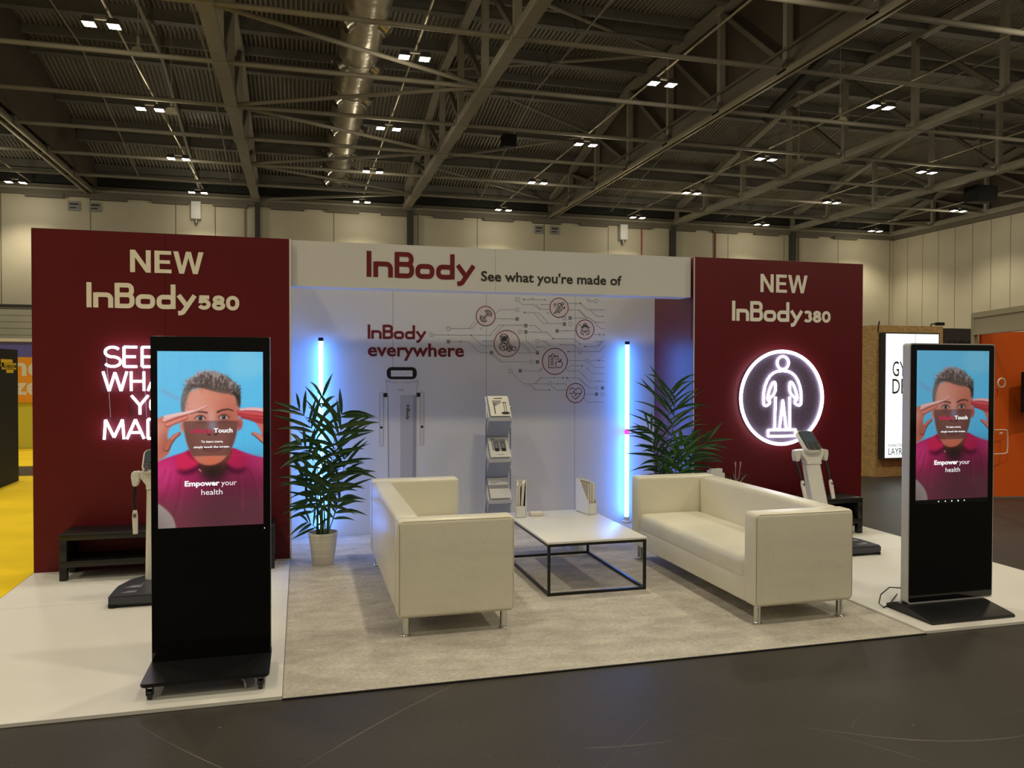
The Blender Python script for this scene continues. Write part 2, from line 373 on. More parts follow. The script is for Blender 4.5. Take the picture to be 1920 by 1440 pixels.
TRACES=[[(1631,2149),(1864,2152),(1934,2225)],[(1824,2151),(1899,2227)],[(1449,2079),(2084,2082)],[(2055,2082),(2160,2194),(2438,2198)],[(2102,2082),(2213,2195)],[(1854,2081),(1979,1967),(2107,1968)],[(1631,2010),(1829,2011),(1950,1895),(2055,1896)],[(1999,2022),(2107,2023)],[(1961,2151),(1991,2183)],[(2114,2309),(2172,2361),(2340,2364)],[(2120,2264),(2341,2264)],[(2385,2451),(2415,2423),(2552,2425),(2612,2375),(2733,2377)],[(2576,2426),(2630,2381)],[(2436,2478),(2678,2480)],[(2516,2480),(2540,2505)],[(2534,2480),(2552,2500)],[(2641,2426),(2733,2428)],[(2447,2335),(2612,2335),(2720,2223),(2879,2223)],[(2552,2334),(2654,2222),(2727,2223)],[(2510,2195),(2570,2196),(2642,2131)],[(2486,2125),(2702,2125),(2775,2055),(3020,2057),(3082,2001)],[(2461,2102),(2464,2028),(2593,1914)],[(2420,2017),(2533,1900)],[(2396,2005),(2503,1900)],[(2387,1895),(2569,1898)],[(2617,2027),(2690,2028),(2750,1971)],[(2660,2028),(2726,1967)],[(2593,1964),(2666,1964),(2696,1938)],[(2101,1878),(2201,1799),(2501,1799)],[(2084,1872),(2177,1799),(2201,1799)],[(2422,1701),(2629,1701),(2659,1730)],[(2611,1701),(2647,1736)],[(2306,1681),(2431,1560),(2707,1559)],[(2551,1560),(2623,1626),(2890,1625)],[(2569,1560),(2641,1626)],[(2497,1560),(2556,1494),(2733,1491)],[(2515,1560),(2581,1493)],[(2756,1539),(2811,1492),(2927,1491)],[(2823,1559),(2909,1559),(2939,1537)],[(2933,1625),(2983,1578)],[(2933,1625),(3057,1624),(3193,1512),(3260,1512)],[(3075,1624),(3206,1512)],[(3147,1445),(3260,1444)],[(3134,1396),(3175,1356),(3382,1354)],[(2933,1701),(3075,1700),(3193,1589),(3382,1585)],[(3171,1733),(3231,1674),(3382,1674)],[(2921,1706),(2977,1759),(3113,1759)],[(2942,1817),(3145,1817)],[(3195,1817),(3382,1818)],[(3193,1800),(3256,1741),(3382,1741)],[(3306,1818),(3375,1880)],[(2947,1914),(3058,1914)],[(3108,1914),(3319,1918),(3388,1983)],[(2856,1989),(3014,1990),(3069,1932)],[(3146,1974),(3281,1975),(3344,2030)],[(3300,1975),(3356,2030)],[(3256,2029),(3382,2030)],[(2842,2143),(3032,2145)],[(2995,2286),(3206,2290),(3331,2174),(3382,2175)],[(2950,2375),(3082,2378),(3169,2292)],[(3063,2377),(3156,2291)],[(2946,2448),(3091,2451),(3169,2382),(3382,2386)],[(3206,2382),(3281,2311),(3354,2312)],[(3264,2244),(3382,2245)],[(3250,2107),(3319,2108)],[(3150,2507),(3188,2479),(3249,2480)],[(3175,2508),(3200,2482)]]
BADGES=[('dumbbell',(2013,2288,108),[[(1987,2270),(2031,2317)],[(1999,2259),(2043,2306)],[(2007,2339),(2019,2352),(2080,2298),(2068,2284),(2007,2339)],[(1950,2278),(1962,2292),(2023,2237),(2010,2224),(1950,2278)],[(2029,2343),(2040,2355),(2081,2319),(2070,2307),(2029,2343)],[(1949,2258),(1960,2269),(2000,2233),(1989,2221),(1949,2258)],[(2061,2337),(2069,2345)],[(1969,2240),(1961,2231)]]),('racket',(2248,1996,146),[[(2252,1998),(2237,1993),(2220,1995),(2203,2003),(2189,2017),(2179,2034),(2174,2052),(2175,2070),(2182,2085),(2193,2096),(2208,2100),(2225,2099),(2241,2090),(2255,2077),(2266,2060),(2271,2041),(2270,2023),(2263,2008),(2252,1998)],[(2175,2081),(2220,2013)],[(2258,2084),(2187,2047)],[(2189,2081),(2234,2013)],[(2258,2073),(2187,2036)],[(2204,2081),(2248,2013)],[(2258,2062),(2187,2025)],[(2218,2081),(2262,2013)],[(2258,2051),(2187,2014)],[(2250,1963),(2247,1947),(2238,1933),(2223,1924),(2207,1920),(2190,1924),(2176,1933),(2167,1946),(2163,1962),(2167,1978),(2176,1992),(2190,2001),(2207,2005),(2224,2002),(2238,1993),(2247,1979),(2250,1963)],[(2177,1992),(2213,1963),(2246,1981)],[(2168,1946),(2213,1963),(2224,1924)],[(2305,1938),(2302,1928),(2296,1919),(2287,1913),(2276,1911),(2265,1913),(2256,1918),(2250,1927),(2248,1938),(2250,1948),(2256,1957),(2265,1963),(2276,1965),(2287,1963),(2296,1957),(2302,1949),(2305,1938)],[(2248,1938),(2305,1938)],[(2276,1964),(2276,1912)],[(2269,2004),(2295,1976),(2313,1961)],[(2257,1995),(2283,1963),(2298,1945)],[(2351,1943),(2349,1935),(2344,1927),(2337,1923),(2328,1921),(2320,1923),(2312,1927),(2307,1934),(2306,1943),(2308,1951),(2312,1958),(2320,1963),(2328,1964),(2337,1963),(2344,1958),(2349,1951),(2351,1943)]]),('runner',(2840,2396,110),[[(2897,2443),(2896,2437),(2893,2433),(2888,2430),(2883,2429),(2877,2429),(2872,2432),(2869,2437),(2868,2442),(2869,2447),(2872,2452),(2877,2455),(2883,2456),(2888,2455),(2893,2452),(2896,2448),(2897,2443)],[(2819,2416),(2834,2446),(2856,2444),(2868,2426),(2839,2393),(2873,2377),(2839,2337),(2826,2346),(2846,2372),(2819,2388),(2841,2423)],[(2819,2388),(2795,2346),(2782,2336),(2802,2334),(2831,2370)],[(2865,2421),(2883,2396),(2907,2406),(2902,2389),(2880,2384)],[(2785,2440),(2809,2441)],[(2775,2425),(2807,2426)],[(2783,2409),(2802,2410)]]),('face',(3144,2163,110),[[(3181,2166),(3178,2153),(3170,2142),(3158,2134),(3144,2131),(3130,2133),(3117,2141),(3109,2152),(3107,2166),(3109,2179),(3118,2191),(3130,2198),(3144,2201),(3158,2199),(3170,2191),(3178,2180),(3181,2166)],[(3100,2177),(3104,2189),(3111,2198),(3120,2206),(3132,2211),(3144,2213),(3156,2211),(3168,2207),(3177,2199),(3184,2190),(3188,2179)],[(3160,2214),(3159,2208),(3155,2203),(3150,2200),(3144,2199),(3138,2200),(3132,2203),(3129,2208),(3128,2214),(3129,2220),(3132,2225),(3138,2228),(3144,2229),(3150,2228),(3155,2225),(3159,2220),(3160,2214)],[(3109,2181),(3144,2195),(3179,2182)],[(3159,2151),(3155,2147),(3150,2144),(3144,2143),(3138,2144),(3133,2146),(3129,2151)],[(3124,2167),(3134,2167)],[(3154,2167),(3164,2167)],[(3097,2153),(3097,2121),(3114,2104)],[(3191,2154),(3191,2122),(3174,2104)],[(3116,2118),(3131,2097)],[(3171,2118),(3156,2097)],[(3086,2209),(3084,2207),(3082,2206),(3081,2208),(3082,2211),(3084,2211),(3086,2209)],[(3202,2184),(3201,2182),(3199,2182),(3197,2184),(3199,2186),(3201,2186),(3202,2184)]]),('clipboard',(2794,1807,148),[[(2806,1736),(2723,1736),(2724,1866),(2750,1866)],[(2801,1867),(2829,1867),(2829,1818)],[(2745,1859),(2753,1880),(2770,1892),(2784,1880),(2804,1860),(2745,1859)],[(2842,1799),(2826,1806),(2806,1797),(2801,1774),(2811,1748),(2831,1737),(2842,1741),(2853,1737),(2872,1751),(2881,1776),(2875,1797),(2858,1806),(2842,1799)],[(2842,1799),(2850,1823),(2870,1827),(2862,1811),(2845,1804)],[(2743,1841),(2782,1841)],[(2743,1822),(2782,1822)],[(2743,1804),(2782,1804)],[(2743,1785),(2782,1785)],[(2743,1767),(2782,1767)],[(2797,1841),(2809,1841)],[(2797,1823),(2809,1823)]]),('heart',(3036,1457,111),[[(2965,1485),(2973,1502),(2992,1514),(3015,1510),(3036,1491),(3057,1510),(3081,1513),(3101,1499),(3107,1474),(3096,1449),(3069,1418),(3035,1388),(3002,1419),(2990,1431)],[(2958,1453),(3003,1453),(3017,1482),(3037,1430),(3049,1453),(3101,1452)]])]

# ------------------------------------------------------------------ the hall
fl = MB(); fl.add([(-32, -18, 0), (42, -18, 0), (42, 37.2, 0), (-32, 37.2, 0)], [(0, 1, 2, 3)])
# scratches, tyre scuffs and specks worn into the concrete
rs_ = random.Random(11)
for k in range(120):
    x = rs_.uniform(-3, 9); y = rs_.uniform(-3.3, -0.15) if k % 3 else rs_.uniform(-0.1, 9)
    if y > -0.1 and x < 6.2: x = rs_.uniform(6.4, 14)
    a = rs_.choice((0.15, -0.35, 0.9, 2.4)) + rs_.uniform(-.25, .25); L_ = rs_.uniform(0.15, 1.3)**1.3; c_ = rs_.uniform(-0.12, 0.12)
    fl.mat(1 if rs_.random() < 0.3 else 2); wd = rs_.uniform(0.0012, 0.0038); n_ = 8
    vs = []
    for i in range(n_+1):
        t_ = i/n_; px = x+math.cos(a)*L_*t_ - math.sin(a)*c_*L_*math.sin(math.pi*t_); py = y+math.sin(a)*L_*t_ + math.cos(a)*c_*L_*math.sin(math.pi*t_)
        w_ = wd*math.sin(math.pi*(0.08+0.84*t_))*rs_.uniform(0.4, 1.2)
        vs += [(px+math.sin(a)*w_, py-math.cos(a)*w_, 0.0006), (px-math.sin(a)*w_, py+math.cos(a)*w_, 0.0006)]
    fl.add(vs, [(2*i, 2*i+2, 2*i+3, 2*i+1) for i in range(n_)])
for k in range(150):
    x = rs_.uniform(-2.5, 7); y = rs_.uniform(-3.2, -0.05); r = rs_.uniform(0.002, 0.007); fl.mat(1 if k % 4 == 0 else 2)
    fl.add([(x+r*rs_.uniform(.4, 1.4)*math.cos(q), y+r*rs_.uniform(.4, 1.2)*math.sin(q), 0.0007) for q in (0, 1.2, 2.4, 3.6, 4.9)], [(0, 1, 2, 3, 4)])
tag(fl.obj('floor', [M['concrete'], M['scratch'], M['scuff']]), 'dark grey scuffed concrete hall floor', kind='structure')

ZC, YB = 10.0, 26.0       # underside of the trusses; where the roof starts to fall towards the end wall
def ZT(y): return 13.3 - 0.0 if y <= YB else 13.3 - (y-YB)*0.225
def ZD(y): return ZT(y) + 0.35
dk = MB(); n0 = int(66/0.16)
vs = []; fs = []
for i in range(n0+1):
    x = -29 + i*0.16
    for dx, dz in ((0, 0), (0.055, 0), (0.08, 0.11), (0.135, 0.11)):
        vs += [(x+dx, 2, ZD(2)+dz), (x+dx, YB, ZD(YB)+dz), (x+dx, 37, ZD(37)+dz)]
for i in range(len(vs)//3-1): fs += [(3*i, 3*i+1, 3*i+4, 3*i+3), (3*i+1, 3*i+2, 3*i+5, 3*i+4)]
dk.add(vs, fs)
ceil = dk.obj('ceiling', M['deck']); tag(ceil, 'corrugated metal roof deck of the hall', kind='structure')
for k in range(9):
    y = 36.4 - 3.05*k
    z = ZD(y); p = MB(); p.box(-29, 36, y-0.08, y+0.08, z-0.42, z)
    p.box(-29, 36, y-0.16, y+0.16, z-0.44, z-0.41)
    if k % 2: z = ZD(y-0.9); p.box(-29, 36, y-0.95, y-0.82, z-0.3, z)
    p.obj('purlin', M['purlin'], ceil)

wb = MB(); wb.box(-32, 35.8, 36.8, 37.2, 0, 9.95)
wall_back = tag(wb.obj('wall_back', M['wall_beige']), 'tall beige panelled wall at the far end of the hall', kind='structure')
wr = MB(); wr.box(35.5, 35.9, -18, 36.8, 0, 9.95)
tag(wr.obj('wall_right', M['wall_side']), 'beige panelled side wall on the right', kind='structure')
t = MB(); t.box(35.3, 35.5, -18, 36.8, 9.8, 10.15); t.box(35.35, 35.5, -18, 36.8, 10.1, 10.4)
tag(t.obj('trim_1', M['steel_dark']), kind='structure')
t = MB(); t.box(-32, 35.5, 36.6, 36.85, 9.8, 10.3)
for k in range(24):
    x = -31 + 2.7*k; t.box(x, x+1.6, 36.55, 36.75, 9.68, 9.85)
tag(t.obj('trim_2', M['steel_dark']), kind='structure')
t = MB(); t.box(-32, 35.5, 36.79, 36.84, 9.95, 11.5)
tag(t.obj('trim_3', M['roof_dark']), kind='structure')
sh = MB(); sh.box(-20, -11.0, 36.72, 36.8, 0, 4.6)
o = sh.obj('roller_shutter', M['shutter']); tag(o, 'pale ribbed roller shutter low in the back wall at far left', 'shutter')
sh = MB(); sh.box(-20.2, -10.8, 36.68, 36.8, 4.6, 4.72); sh.obj('shutter_rail', M['dark_column'], o)

def col(x, w, mt, label, z0=0.0, z1=9.95, name='steel_column'):
    c = MB(); c.box(x, x+w, 36.5, 36.8, z0, z1); tag(c.obj(name, mt), label, 'column')
col(-2.05, 0.24, M['dark_column'], 'dark steel column on the back wall above the maroon NEW 580 panel')
col(5.45, 0.3, M['dark_column'], 'dark steel column rising behind the large letters on the white header')
col(20.35, 0.27, M['dark_column'], 'dark steel column behind the right end of the white header')
col(28.1, 0.3, M['dark_column'], 'dark steel column rising behind the maroon NEW 380 panel')
def pipe(pts, r, mt, label, name='wall_pipe', cat='pipe'):
    p = MB(); p.tube(pts, r, 8); return tag(p.obj(name, mt), label, cat)
for x, r, mt, lb in ((-3.95, 0.05, 'wall_beige', 'thin pale conduit on the back wall beside the white wall heater at left'),
                     (-2.55, 0.04, 'shell_frame', 'thin conduit just left of the leftmost dark wall column'),
                     (6.1, 0.07, 'shell_frame', 'grey pipe just right of the column behind the white header letters'),
                     (18.6, 0.04, 'red_pipe', 'thin red pipe on the back wall right of the heater above the header'),
                     (23.2, 0.05, 'red_pipe', 'red pipe on the back wall above the maroon NEW 380 panel'),
                     (28.75, 0.06, 'shell_frame', 'grey pipe beside the dark column behind the maroon NEW 380 panel')):
    pipe([(x, 36.72, 3.0), (x, 36.72, 9.8)], r, M[mt], lb)
for x, lb in ((-4.75, 'white box heater high on the back wall at left'), (17.45, 'white box heater high on the back wall above the header')):
    h = thing('wall_heater', lb, 'heater', (x, 36.62, 9.0))
    b_ = MB(); b_.box(-0.22, 0.22, -0.15, 0.17, 0, 0.85, 0.02); b_.obj('casing', M['white_wall'], h)
    b_ = MB(); b_.tube([(0, 0, 0.02), (0, 0, -0.2)], 0.08, 8); b_.obj('outlet', M['steel_grey'], h)
for x, lb in ((-10.1, 'grey notice high on the back wall, left of the leftmost crane beam'), (-9.2, 'grey notice high on the back wall, right of the leftmost crane beam'),
              (12.6, 'grey notice high on the back wall, left one of the pair above the header'), (13.5, 'grey notice high on the back wall, right one of the pair above the header')):
    h = MB(); h.box(x-0.25, x+0.25, 36.74, 36.8, 9.15, 9.6); h.mat(1)
    h.box(x-0.18, x+0.18, 36.735, 36.74, 9.42, 9.5); h.box(x-0.18, x+0.1, 36.735, 36.74, 9.26, 9.32)
    tag(h.obj('wall_notice', [M['paper_grey'], M['charcoal']]), lb, 'sign')

# trusses run away from the camera
TY = [11.5, 15.1, 18.7, 22.35, 26.0, 29.7, 33.35, 36.6]
def truss(x, label, panel=False, rail=False):
    g = thing('roof_truss', label, 'truss', (x, 0, 0))
    y0, y1 = 2.0, 36.7
    c = MB()
    if rail:
        c.box(-0.16, 0.16, y0, y1, ZC+0.05, ZC+0.12); c.box(-0.04, 0.04, y0, y1, ZC+0.1, ZC+0.6); c.box(-0.16, 0.16, y0, y1, ZC+0.58, ZC+0.66)
    else:
        c.box(-0.17, 0.17, y0, y1, ZC, ZC+0.26)
    c.obj('bottom_chord', M['steel_dark'] if rail else M['steel'], g)
    if rail:
        c = MB(); c.box(-0.2, -0.12, y0, y1, ZC-0.08, ZC+0.04); c.box(0.05, 0.13, y0, y1, ZC-0.04, ZC+0.05); c.obj('crane_rail', M['rail'], g)
    c = MB(); zz = [ZT(y0), ZT(YB), ZT(y1)]; c.prism([(y0, zz[0]-.14), (YB, zz[1]-.14), (y1, zz[2]-.14), (y1, zz[2]+.13), (YB, zz[1]+.13), (y0, zz[0]+.13)], -0.15, 0.15, 'x'); c.obj('top_chord', M['steel'], g)
    for i, y in enumerate(TY):
        c = MB(); c.bar((0, y, ZC+0.2), (0, y, ZT(y)), 0.2, 0.18); c.obj('post', M['steel'], g)
        if i < len(TY)-1:
            c = MB(); c.bar((0, y+0.1, ZC+0.3), (0, TY[i+1]-0.05, ZT(TY[i+1])-0.1), 0.15, 0.15); c.obj('diagonal', M['steel_dark'], g)
        c = MB(); c.box(-0.2, 0.2, y-0.22, y+0.22, ZC-0.015, ZC+0.3); c.obj('gusset', M['steel'] if not rail else M['steel_dark'], g)
    if panel:
        c = MB(); c.prism([(y0, ZC+0.25), (y1, ZC+0.25), (y1, ZD(y1)), (YB, ZD(YB)), (y0, ZD(y0))], 0.2, 0.26, 'x'); c.obj('smoke_curtain', M['curtain'], g)
truss(-16.9, 'steel roof truss beyond the leftmost dark smoke curtain')
truss(-9.35, 'roof truss with a flat dark smoke curtain and crane rail, leftmost in view', True, True)
truss(-2.0, 'pale lattice roof truss passing left of the silver duct')
truss(5.4, 'pale lattice roof truss passing right of the silver duct')
truss(13.2, 'roof truss backed by a dark smoke curtain, with a shiny crane rail, in the middle', True, True)
truss(20.7, 'lattice roof truss, first one right of the middle smoke curtain')
truss(28.2, 'lattice roof truss, second one right of the middle smoke curtain')
truss(35.2, 'roof truss with a dark smoke curtain directly above the right side wall', True)

ordn = ['nearest', 'second', 'third', 'fourth', 'fifth', 'sixth', 'seventh', 'farthest']
for i, y in enumerate(TY):
    p = MB(); p.tube([(-24, y, ZC+0.1), (35, y, ZC+0.1)], 0.072, 8)
    tag(p.obj('roof_tie', M['steel']), 'long steel tie tube across the hall at truss level, %s from the camera' % ordn[i], 'roof tube')
def brace(a, b, lb, r=0.066):
    p = MB(); p.tube([a, b], r, 8); tag(p.obj('roof_brace', M['steel']), lb, 'roof tube')
for i, (ya, yb) in enumerate(((1, 2), (3, 2), (3, 4), (5, 4), (5, 6), (7, 6))):
    brace((-2, TY[ya], ZC+0.12), (5.4, TY[yb], ZC+0.12), 'sloping brace tube crossing under the silver duct, %s of six from the camera' % ordn[i] if i < 5 else 'sloping brace tube crossing under the silver duct, last of six from the camera')
for i, (ya, yb) in enumerate(((0, 1), (2, 1), (2, 3), (4, 3), (4, 5), (6, 5), (6, 7))):
    brace((5.4, TY[ya], ZT(TY[ya])), (13.1, TY[yb], ZT(TY[yb])), 'high brace tube between the two middle trusses, %s from the camera' % ordn[i])
for i, x in enumerate(LAMP_X):
    p = MB(); p.tube([(x+0.1, 4, LAMP_Z+0.42), (x+0.1, 36.4, LAMP_Z+0.42)], 0.03, 6)
    tag(p.obj('cable_tray', M['rail']), 'thin cable conduit carrying the %s row of floodlights from the left' % ('first second third fourth fifth sixth seventh'.split()[i]), 'conduit')
for x, r, z, lb in ((-4.6, 0.07, 12.4, 'pale sprinkler pipe under the roof deck left of the leftmost pale truss'),
                    (-7.2, 0.03, 12.6, 'thin dark sprinkler pipe just right of the left smoke curtain'),
                    (-3.1, 0.03, 12.6, 'thin pipe under the deck close to the truss left of the duct'),
                    (9.2, 0.03, 12.6, 'thin sprinkler pipe under the deck left of the middle smoke curtain'),
                    (16.6, 0.03, 12.4, 'thin sprinkler pipe under the deck right of the middle smoke curtain'),
                    (23.6, 0.03, 12.4, 'thin sprinkler pipe under the deck between the two right trusses'),
                    (31.0, 0.03, 12.4, 'thin sprinkler pipe under the deck near the right side wall')):
    pipe([(x, 3, z+0.3), (x, 26, z+0.3), (x, 36.4, z-1.9)], r, M['steel'], lb, 'sprinkler_pipe')
pipe([(14.4, 8.8, 12.5), (16.33, 15.4, 12.5), (17.4, 18.9, 12.5), (18.1, 21.5, 12.5), (18.6, 23.3, 12.5), (18.75, 24.2, 12.4), (18.7, 24.7, 12.1)], 0.17, M['charcoal'], 'black round duct pipe under the deck right of the middle smoke curtain', 'roof_pipe')

# twin floodlights
lamp = None
place = ['nearest', 'second nearest', 'third nearest', 'farthest']
for i, x in enumerate(LAMP_X):
    for j, y in enumerate(LAMP_Y[::-1]):
        lb = 'lit twin floodlight under the roof, %s in the %s row from the left' % (place[j], 'first second third fourth fifth sixth seventh'.split()[i])
        if lamp is None:
            lamp = thing('twin_floodlight', lb, 'floodlight', (x, y, LAMP_Z), 0, 'floodlights under the roof')
            for s in (-1, 1):
                b_ = MB(); b_.prism([(s*0.27-0.15, 0.0), (s*0.27+0.15, 0.0), (s*0.27+0.11, 0.13), (s*0.27-0.11, 0.13)], -0.17, 0.17)
                hd = b_.obj('lamp_head', M['charcoal'], lamp)
                b_ = MB(); b_.add([(s*0.27-0.13, -0.15, -0.004), (s*0.27+0.13, -0.15, -0.004), (s*0.27+0.13, 0.15, -0.004), (s*0.27-0.13, 0.15, -0.004)], [(3, 2, 1, 0)])
                b_.obj('diffuser', M['lamp_face'], hd)
            b_ = MB(); b_.box(-0.3, 0.3, -0.04, 0.04, 0.13, 0.18); b_.tube([(0.1, 0, 0.17), (0.1, 0, 0.392)], 0.02, 6); b_.obj('bracket', M['steel_dark'], lamp)
        else: dup(lamp, (x, y, LAMP_Z), lb)
        hall_lamp_and_fill('hall_lamp_and_fill', (x, y, LAMP_Z-0.3))
# silver air duct with nozzle pairs
d = thing('air_duct', 'large wrapped silver air duct running under the roof', 'duct', (1.85, 0, 11.5))
R_ = 0.62
rd = random.Random(4); pr = []
vs = []; fs = []; n = 28; N = 90
for i in range(N+1):
    y = 6 + 31*i/N
    for k in range(n):
        a = 2*math.pi*k/n; r = R_*(1 + 0.025*rd.uniform(-1, 1) - 0.03*abs(math.sin(i*math.pi/6)))
        vs.append((r*math.cos(a), y, r*math.sin(a)))
for i in range(N):
    for k in range(n): fs.append((i*n+k, (i+1)*n+k, (i+1)*n+(k+1) % n, i*n+(k+1) % n))
c = MB(); c.add(vs, fs, True); c.obj('duct_body', M['duct'], d)
for y in (13.6, 17.1, 20.3, 23.3, 26.8, 30.4, 33.2, 35.4):
    c = MB(); c.tube([(0, y-0.06, 0), (0, y+0.06, 0)], R_+0.03, 28); c.obj('duct_band', M['duct_band'], d)
    for s in (-1, 1):
        a = math.radians(-38); dx = s*math.cos(a); dz = math.sin(a)
        c = MB(); c.tube([(dx*(R_-0.05), y+0.45, dz*(R_-0.05)), (dx*(R_+0.16), y+0.45, dz*(R_+0.16))], 0.24, 16, caps=False)
        c.tube([(dx*(R_+0.14), y+0.45, dz*(R_+0.14)), (dx*(R_+0.2), y+0.45, dz*(R_+0.2))], 0.28, 16, caps=False); c.obj('nozzle', M['duct_band'], d)
    c = MB(); c.tube([(0.0, y, R_), (0.0, y, ZD(y)-11.45)], 0.02, 6); c.obj('hanger_rod', M['steel_dark'], d)
# small hung equipment
g = thing('hanging_loudspeaker', 'black box loudspeaker hanging under the roof right of the duct', 'loudspeaker', (8.26, 26.8, 10.75))
c = MB(); c.box(-0.28, 0.28, -0.25, 0.25, 0, 0.5, 0.03); c.obj('cabinet', M['black_matte'], g)
c = MB(); c.tube([(0, 0, 0.5), (0, 0, ZD(26.8)+0.06-10.75)], 0.02, 6); c.obj('bracket', M['steel_dark'], g)
for x, y, z, lb in ((-4.35, 20.4, 10.7, 'pale antenna box on a stem beside the nearest left floodlight'), (17.9, 19.0, 10.2, 'pale antenna box hanging below a floodlight at upper right'),
                    (-4.1, 24.7, 10.4, 'pale sensor box right of the second left floodlight'), (20.2, 24.6, 10.4, 'pale round sensor box hanging between floodlights at right')):
    g = thing('ceiling_sensor', lb, 'sensor', (x, y, z))
    c = MB(); c.prism([(-0.2, 0), (0.2, 0), (0.1, 0.16), (-0.1, 0.16)], -0.16, 0.16); c.obj('casing', M['shell_frame'], g)
    c = MB(); c.tube([(0, 0, 0.15), (0, 0, 0.5)], 0.05, 8); c.tube([(0, 0, 0.5), (0, 0, ZD(y)-z+0.06)], 0.015, 6); c.obj('stem', M['shell_frame'], g)
g = thing('hanging_projector', 'black projector hanging under the roof at far right', 'projector', (30.6, 25.6, 9.6))
c = MB(); c.box(-0.6, 0.6, -0.4, 0.4, 0, 0.7, 0.05); c.obj('casing', M['black_matte'], g)
c = MB(); c.tube([(0, 0, 0.7), (0, 0, ZD(25.6)+0.06-9.6)], 0.05, 6); c.obj('bracket', M['steel_dark'], g)

# ------------------------------------------------------------------ neighbours at the left
c = MB(); c.box(-9.5, -2.06, -3.0, 9.95, 0, 0.008)
tag(c.obj('yellow_carpet', M['yellow']), 'bright yellow carpet beside the white stand floor', 'carpet')
c = MB(); c.box(-12, -3.2, 11.4, 14.88, 0, 0.008)
tag(c.obj('yellow_carpet', M['yellow']), 'strip of yellow carpet farther back beyond the grey aisle', 'carpet')
g = thing('booth_slab', 'tall black booth block with a yellow logo at left edge', 'booth', (-4.07, 9.36, 0.008))
c = MB(); c.box(-1.4, 0, -2.2, 0, 0, 2.0); c.obj('block', M['black_matte'], g)
c = MB(); fy = lambda y0, y1, z0, z1: c.add([(0.004, y0, z0), (0.004, y1, z0), (0.004, y1, z1), (0.004, y0, z1)], [(0, 1, 2, 3)])
for q in ((-0.72, -0.24, 1.79, 1.85), (-0.68, -0.08, 1.70, 1.795), (-0.72, -0.6, 1.74, 1.80), (-0.5, -0.2, 1.65, 1.71)): fy(*q)
c.mat(1); text(c, 'TECHNOGYM', -0.66, -0.1, 1.72, 0.05, 0, 0.01, face=lambda p: (0.007, p[0], p[1]))
c.obj('logo', [M['yellow_logo'], M['ink']], g)
g = thing('booth_wall', 'far booth wall with purple band and orange sign, beyond black block', 'booth', (-7, 14.9, 0.008))
c = MB(); c.box(-2.4, 2.4, 0, 0.12, 0, 2.3); c.obj('panel', M['lime_wall'], g)
c = MB(); c.box(-2.4, 2.4, -0.02, 0, 1.97, 2.3); c.obj('purple_band', M['purple'], g)
c = MB(); c.box(-2.4, 2.4, -0.06, 0.14, 2.3, 2.37); c.obj('top_rail', M['white_wall'], g)
c = MB(); c.box(-2.4, 2.4, -0.03, 0, 1.02, 1.97); c.box(-2.4, 2.4, -0.05, -0.03, 1.0, 1.04); sg = c.obj('orange_sign', M['orange_sign'], g)
c = MB(); text(c, 'ne', 1.14, 1.72, 1.56, 0.42, -0.035, 0.03); text(c, 'ze', 1.14, 1.66, 1.16, 0.38, -0.035, 0.03); c.obj('sign_lettering', M['white_gloss'], sg)

# ------------------------------------------------------------------ neighbours at the right
g = thing('chipboard_booth', 'chipboard clad booth behind the right screen totem', 'booth', (9.05, 6.53, 0))
c = MB(); c.prism([(0, 0), (1.3, 0), (1.3, 1.6), (-0.55, 1.6), (-0.28, 0.55)], 0, 2.45, 'z'); c.obj('cladding', M['osb'], g)
c = MB(); c.tube([(0.03, 0.0, 2.33), (0.03, -0.02, 2.5), (0.1, 0.05, 2.52), (0.12, 0.1, 2.4)], 0.008, 6); c.obj('cable', M['ink'], g)
lb = thing('lightbox_sign', 'white glowing lightbox sign on the chipboard booth', 'sign', (9.1, 6.4, 0.3))
c = MB(); c.box(0, 1.06, 0.0, 0.128, 0, 2.03); c.obj('frame', M['charcoal'], lb)
c = MB(); c.flat([(0.02, 0.02), (1.04, 0.02), (1.04, 2.01), (0.02, 2.01)], -0.003); fc = c.obj('face', M['lightbox'], lb)
c = MB(); text(c, 'GYM', 0.15, 0.54, 1.33, 0.235, -0.006); text(c, 'DESIGN', 0.15, 0.9, 1.05, 0.235, -0.006)
text(c, 'LAYRD DESIGN', 0.085, 0.86, 0.07, 0.105, -0.006); text(c, 'FUNCTIONAL', 0.09, 0.5, 0.2, 0.04, -0.006)
c.add([(0.585, -0.005, 0.02), (0.591, -0.005, 0.02), (0.591, -0.005, 2.01), (0.585, -0.005, 2.01)], [(0, 1, 2, 3)])
c.obj('face_lettering', M['ink'], fc)
g = thing('dark_sign', 'dark grey sign board peeking above the right screen totem', 'sign', (10.5, 6.8, 0))
c = MB(); c.box(0, 0.85, 0, 0.06, 0, 2.44); c.obj('board', M['charcoal'], g)
c = MB(); text(c, 'LAYRD', 0.06, 0.8, 2.02, 0.22, -0.005, 0.03); c.obj('lettering', M['ink'], g)
g = thing('spotlight', 'small dark arm spotlight on top of the chipboard booth', 'lamp', (10.2, 6.62, 2.452))
c = MB(); c.tube([(0, 0, 0.0), (0, 0, 0.04), (0.12, 0, 0.05)], 0.012, 6); c.box(0.1, 0.24, -0.03, 0.03, 0.02, 0.07); c.obj('lamp_arm', M['black_matte'], g)
g = thing('shell_scheme', 'grey framed exhibition shell with a plain fascia at right edge', 'booth', (8.95, 4.2, 0))
dv = Vector((math.sin(0.377), -math.cos(0.377)*-1, 0))
c = MB(); a = Vector((0.0, 0.32, 0)); e = a - Vector((math.sin(0.377), math.cos(0.377), 0))*2.6
